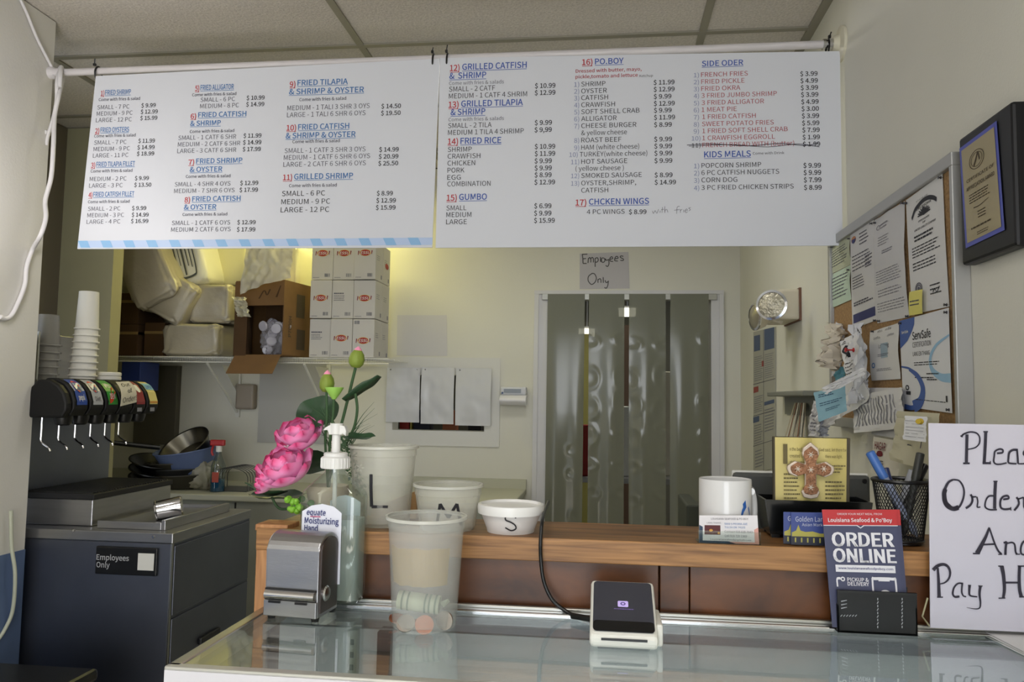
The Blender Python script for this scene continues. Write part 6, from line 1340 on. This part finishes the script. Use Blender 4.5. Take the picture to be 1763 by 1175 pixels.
q,S=hang('receipt_bunch','thick bunch of white receipts hanging down the cork board',((1470,560),(1480,556),(1496,680),(1462,700)),(.02,.01,.015,.06),paper,seed=6,cr=.02,nu=14)
q,S=hang('receipt_bunch','long curled white receipt sweeping under the cyan slip',((1490,610),(1494,690),(1425,735),(1404,730)),(.02,.03,.07,.08),wp,seed=7,cr=.012)
q,S=hang('cyan_slip','pale cyan printed slip in the middle of the receipts',((1401,676),(1455,664),(1458,708),(1410,727)),(.15,.09,.08,.14),bl_,seed=8,cr=.0025)
m=MB(); fine(m,S,.15,.7,.12,.26,2,.4,.0015); fine(m,S,.15,.9,.42,.56,2,.35,.0015); fine(m,S,.3,.8,.66,.78,2,.3,.0015); m.build('print',mat('slip_ink',(50,84,116),.7),q)
q,S=hang('curled_slip','white slip curling across the top of the cyan slip',((1416,668),(1486,632),(1490,644),(1424,680)),(.16,.05,.05,.15),wp,seed=9,cr=.012)
q,S=hang('teal_slip','small teal slip corner behind the cyan slip',((1440,636),(1456,628),(1458,668),(1436,672)),(.03,.02,.03,.04),mat('teal_paper',(84,140,156),.8),seed=10)
q,S=hang('receipt_bunch','narrow white receipts dangling below the board corner',((1400,690),(1412,694),(1410,752),(1391,751)),(.10,.09,.09,.10),paper,seed=11,cr=.012); m=MB(); fine(m,S,.2,.8,.4,.9,5,.4,.0015); m.build('print',ink_l,q)
q,S=hang('receipt_bunch','folded blue-white slips dangling below the cyan slip',((1411,720),(1426,718),(1424,752),(1410,752)),(.08,.06,.06,.08),mat('paper_bluish',(190,194,206),.8),seed=12,cr=.015)
q,S=hang('receipt_bunch','vertical fold of white receipts right of the drawing slip',((1480,575),(1488,590),(1494,668),(1470,672)),(.05,.012,.012,.05),wp,seed=16,cr=.014)
q,S=hang('beige_sheet','large beige sheet with figures hanging at the near foot of the board',((1545,708),(1618,712),(1600,812),(1532,792)),(.04,.02,.03,.06),mat('paper_beige',(196,192,168),.85),seed=13,cr=.008)
m=MB(); fine(m,S,.35,.65,.5,.54,1,.6,.0015,.6); fine(m,S,.35,.65,.62,.66,1,.6,.0015,.6); stroke(m,S,[(.75,.5),(.68,.9)],.012,.012,.0015,2); m.build('print',ink_g,q)
q,S=hang('lined_note','small lined white note under the yellow pin',((1558,716),(1596,718),(1594,762),(1555,757)),(.075,.05,.07,.09),mat('paper_w4'),seed=14,cr=.004)
m=MB(); 
for i in range(6): stroke(m,S,[(.08,.2+.13*i),(.92,.2+.13*i)],.014,.014,.0015,2)
m.build('ruled_lines',ink_l,q)
p=at(1585,726,X=XB-.08); q2=thing('push_pin','yellow push pin holding the lined note','pin',tuple(p),'push pins on the cork board'); MB().lathe(p,[(.006,0),(.006,.002),(.003,.004),(.003,.009),(.0055,.011),(.005,.014)],16,axis=(-.8,-1,0)).build('head',mat('pin_yellow',(206,176,50),.4),q2,smooth=True)
p=at(1470,603,X=XB-.035); q2=thing('push_pin','red push pin through the drawing slip','pin',tuple(p),'push pins on the cork board'); MB().lathe(p,[(.006,0),(.006,.002),(.002,.004),(.002,.018),(.006,.02),(.006,.023)],14,axis=(-1,-.1,0)).build('head',mat('pin_red',(180,30,40),.4),q2,smooth=True)
q,S=hang('logo_envelope','white envelope with dark red printed name behind the pen cup',((1504,752),(1548,760),(1546,826),(1498,815)),(.05,.03,.03,.05),mat('envelope',(214,210,198),.8),seed=15,cr=.003)
m=MB(); text(m,S,'HAGAR',.1,.55,.32,.2,True,.002); disc(m,S,.32,.42,.11,.08,.002); m.build('red_print',mat('hagar_red',(110,30,40),.7),q); m=MB(); fine(m,S,.16,.5,.6,.8,3,.45,.002); m.build('print',ink_g,q)
for k,(x,y,lb) in enumerate(((1502,385,'steel pin at the top near corner of the navy-band permit'),(1508,384,'steel pin at the top far corner of the grey-headed letter'),(1556,350,'steel pin at the top near corner of the grey-headed letter'),(1562,350,'steel pin at the top far corner of the tall certificate'),(1621,306,'steel pin at the top near corner of the tall certificate'),(1508,552,'steel pin at the lower near corner of the navy-band permit'),(1515,553,'steel pin at the lower far corner of the grey-headed letter'),(1564,545,'steel pin at the lower near corner of the grey-headed letter'),(1552,557,'steel pin between the two lower certificates'),(1631,525,'steel pin at the lower near corner of the tall certificate'),(1631,538,'steel pin at the top near corner of the food safety certificate'),(1635,706,'steel pin at the lower near corner of the food safety certificate'),(1504,571,'steel pin at the top far corner of the completion certificate'),(1463,411,'steel pin at the top near corner of the pale green sheet'),(1462,465,'steel pin between the pale green and the mint sheets'))):
    pin(x,y,mat('pin_steel',(90,90,96),.3,.8),lb)
# grey ledge shelf and papers under it
za_=1.442
q=thing('wall_ledge','narrow grey metal ledge on the right wall beyond the cork board','ledge',(XR,2.95,za_))
MB().box(XR-.065,XR,2.72,3.30,za_,za_+.018).build('tray',mat('ledge_grey',(128,130,122),.5),q,bevel=.004)
MB().box(XR-.008,XR,2.72,3.24,za_-.07,za_).build('back_strip',mat('ledge_grey'),q)
MB().box(XR-.005,XR,2.72,3.0,za_-.30,za_-.07).build('hung_card',mat('hung_white',(190,190,180),.7),label='pale card hanging under the grey wall ledge',cat='card')
q=thing('hanging_leaflets','bundle of brownish leaflets hanging below the grey wall ledge','leaflets',(XR-.03,3.1,za_-.34))
for k in range(7):
    a=at(1368+3*k,694,X=XR-.012-.006*(k%3)); b_=at(1345+6*k,775,X=XR-.03-.004*k)
    MB().quad(a,a+V((-.004,-.03,0)),b_+V((-.004,-.035,0)),b_).build('leaflet',mat('leaflet%d'%(k%3),((190,180,160),(140,104,84),(204,200,190))[k%3],.8),q,solid=.001)
# wall calendar
c4=[at(x,y,X=XR-.004) for x,y in ((1297,572),(1335,563),(1335,805),(1297,818))]
q=thing('wall_poster','tall poster of notices with blue and red headings on the right wall under the lamp','poster',tuple(c4[3]))
MB().prism(c4,V((.003,0,0))).build('sheet',mat('poster_grey',(170,170,160),.6),q); S=Quad(*c4); S.n=V((-1,0,0))
m=MB()
for (x0_,x1_,y0_,y1_) in ((0.04,.34,.03,.14),(.54,.96,.0,.15),(.0,.3,.60,.64),(.54,.96,.515,.54)): bar(m,S,x0_,x1_,y0_,y1_)
m.build('blue_heads',mat('poster_blue',(76,92,124),.6),q)
m=MB(); bar(m,S,.02,.26,.39,.43); bar(m,S,.42,.52,.22,.26); m.build('red_heads',mat('poster_red',(150,66,58),.6),q)
m=MB(); fine(m,S,.06,.48,.18,.36,12,.35); fine(m,S,.56,.96,.18,.36,12,.35); fine(m,S,.06,.48,.46,.58,8,.35); fine(m,S,.56,.96,.57,.74,8,.35); fine(m,S,.06,.48,.66,.8,8,.35); fine(m,S,.1,.5,.84,.97,6,.35); m.build('print',ink_l,q)
m=MB(); bar(m,S,.0,1,.368,.372); bar(m,S,0,1,.59,.594); bar(m,S,0,1,.80,.804); bar(m,S,.5,.515,0,1); m.build('panel_lines',ink_g,q)
for a,b2_ in ((0,3),(1,2)): pass
cord('thin_cord','thin red and black cord under the wall poster',[at(1299,812,X=XR-.01),at(1302,820,X=XR-.01),at(1296,836,X=XR-.015)],.003,mat('cord_red',(120,40,30),.6),4)
# emergency light
p0=at(1380,553,X=XR); 
a=at(1380,550,X=XR);zt_=at(1380,497,X=XR).z
q=thing('emergency_light','cream twin-head emergency light on the right wall','lamp',(XR,3.06,a.z))
crm=mat('light_cream',(214,206,186),.5,var=.05)
yb0=a.y; yb1=yb0+.24
MB().box(XR-.085,XR,yb0,yb1,a.z,zt_).build('battery_box',crm,q,bevel=.01)
MB().box(XR-.008,XR,yb0-.004,yb1+.01,a.z-.004,zt_+.004).build('mount_plate',mat('mount_brown',(120,84,66),.6),q)
def head(px,py,Xh,rr_,ax,lens):
    c_=at(px,py,X=Xh); ax=V(ax).normalized()
    h_=MB().lathe(c_-ax*.05,[(rr_*.35,0),(rr_*.8,.02),(rr_,.045),(rr_*1.05,.052),(rr_*1.0,.056)],30,axis=ax).build('lamp_head',crm,q,smooth=True)
    MB().lathe(c_,[(rr_*.92,.002),(rr_*.9,.008),(rr_*.6,.015),(0,.018)],30,axis=ax,cap=False).build('lens',lens,h_,smooth=True)
    MB().lathe(c_,[(rr_*.90,.002),(rr_*1.06,.002),(rr_*1.06,.008),(rr_*.90,.010)],30,axis=ax,cap=False).build('bezel_ring',chrome,h_,smooth=True)
    MB().tube([c_-ax*.04,V((XR-.06,yb0+.06,c_.z-.02))],.012,8).build('swivel_arm',crm,h_)
ln=mat('lens_faceted',(196,190,170),.12,.5,bump=1.5,bscale=90,var=.3,vscale=70)
head(1329,526,XR-.13,.052,(-.45,-1,.05),ln)
head(1302,546,XR-.145,.050,(-1,-.25,-.05),mat('lens_dim',(150,144,126),.3,.3))
# plaque on the near right wall
c4=[at(x,y,X=.700) for x,y in ((1645,247),(1735,175),(1757,420),(1661,457))]
yn=(c4[1].y+c4[2].y)/2; yf_=(c4[0].y+c4[3].y)/2; zt_=(c4[0].z+c4[1].z)/2; zb2=(c4[2].z+c4[3].z)/2
q=thing('award_plaque','black award plaque with gold plate and blue border on the right wall','plaque',(.71,(yn+yf_)/2,zb2))
MB().box(.700,XR,yn,yf_,zb2,zt_).build('backing_board',mat('plaque_black',(16,16,19),.4,spec=.3),q,bevel=.006)
A=[at(x,y,X=.6985) for x,y in ((1652,256),(1716,208),(1730,396),(1663,428))]; S=Quad(*A); S.n=V((-1,0,0))
m=MB(); bar(m,S,0,1,0,1,.0003); m.build('blue_border',mat('plaque_blue',(66,76,170),.3),q); m=MB(); bar(m,S,.06,.94,.04,.96,.001); m.build('gold_plate',mat('plaque_gold',(160,148,112),.35,.2),q)
m=MB(); disc(m,S,.46,.22,.20,.09,.0016,28,.93); disc(m,S,.46,.22,.15,.068,.0016,28,.92); stroke(m,S,[(.38,.27),(.44,.22),(.5,.17),(.54,.24)],.03,.03,.0016); text(m,S,'CERTIFICATE OF',.16,.88,.39,.03,True,.0016); text(m,S,'APPRECIATION AWARD',.14,.88,.47,.035,True,.0016)
fine(m,S,.2,.8,.52,.62,4,.4,.0016); stroke(m,S,[(.3,.66),(.45,.665),(.6,.65),(.7,.64)],.01,.004,.0016); fine(m,S,.4,.6,.71,.79,3,.4,.0016,0); fine(m,S,.2,.85,.84,.87,1,.5,.0016); fine(m,S,.35,.65,.9,.94,2,.4,.0016); m.build('engraved_print',mat('engraved',(74,62,40),.6),q)
# small things by the doorway
q=stand(1182,1206,870,2.6,0,'floor_bin','dark grey bin on the floor right of the doorway behind the mug','bin',mat('bin_grey',(56,60,50),.5),.3)
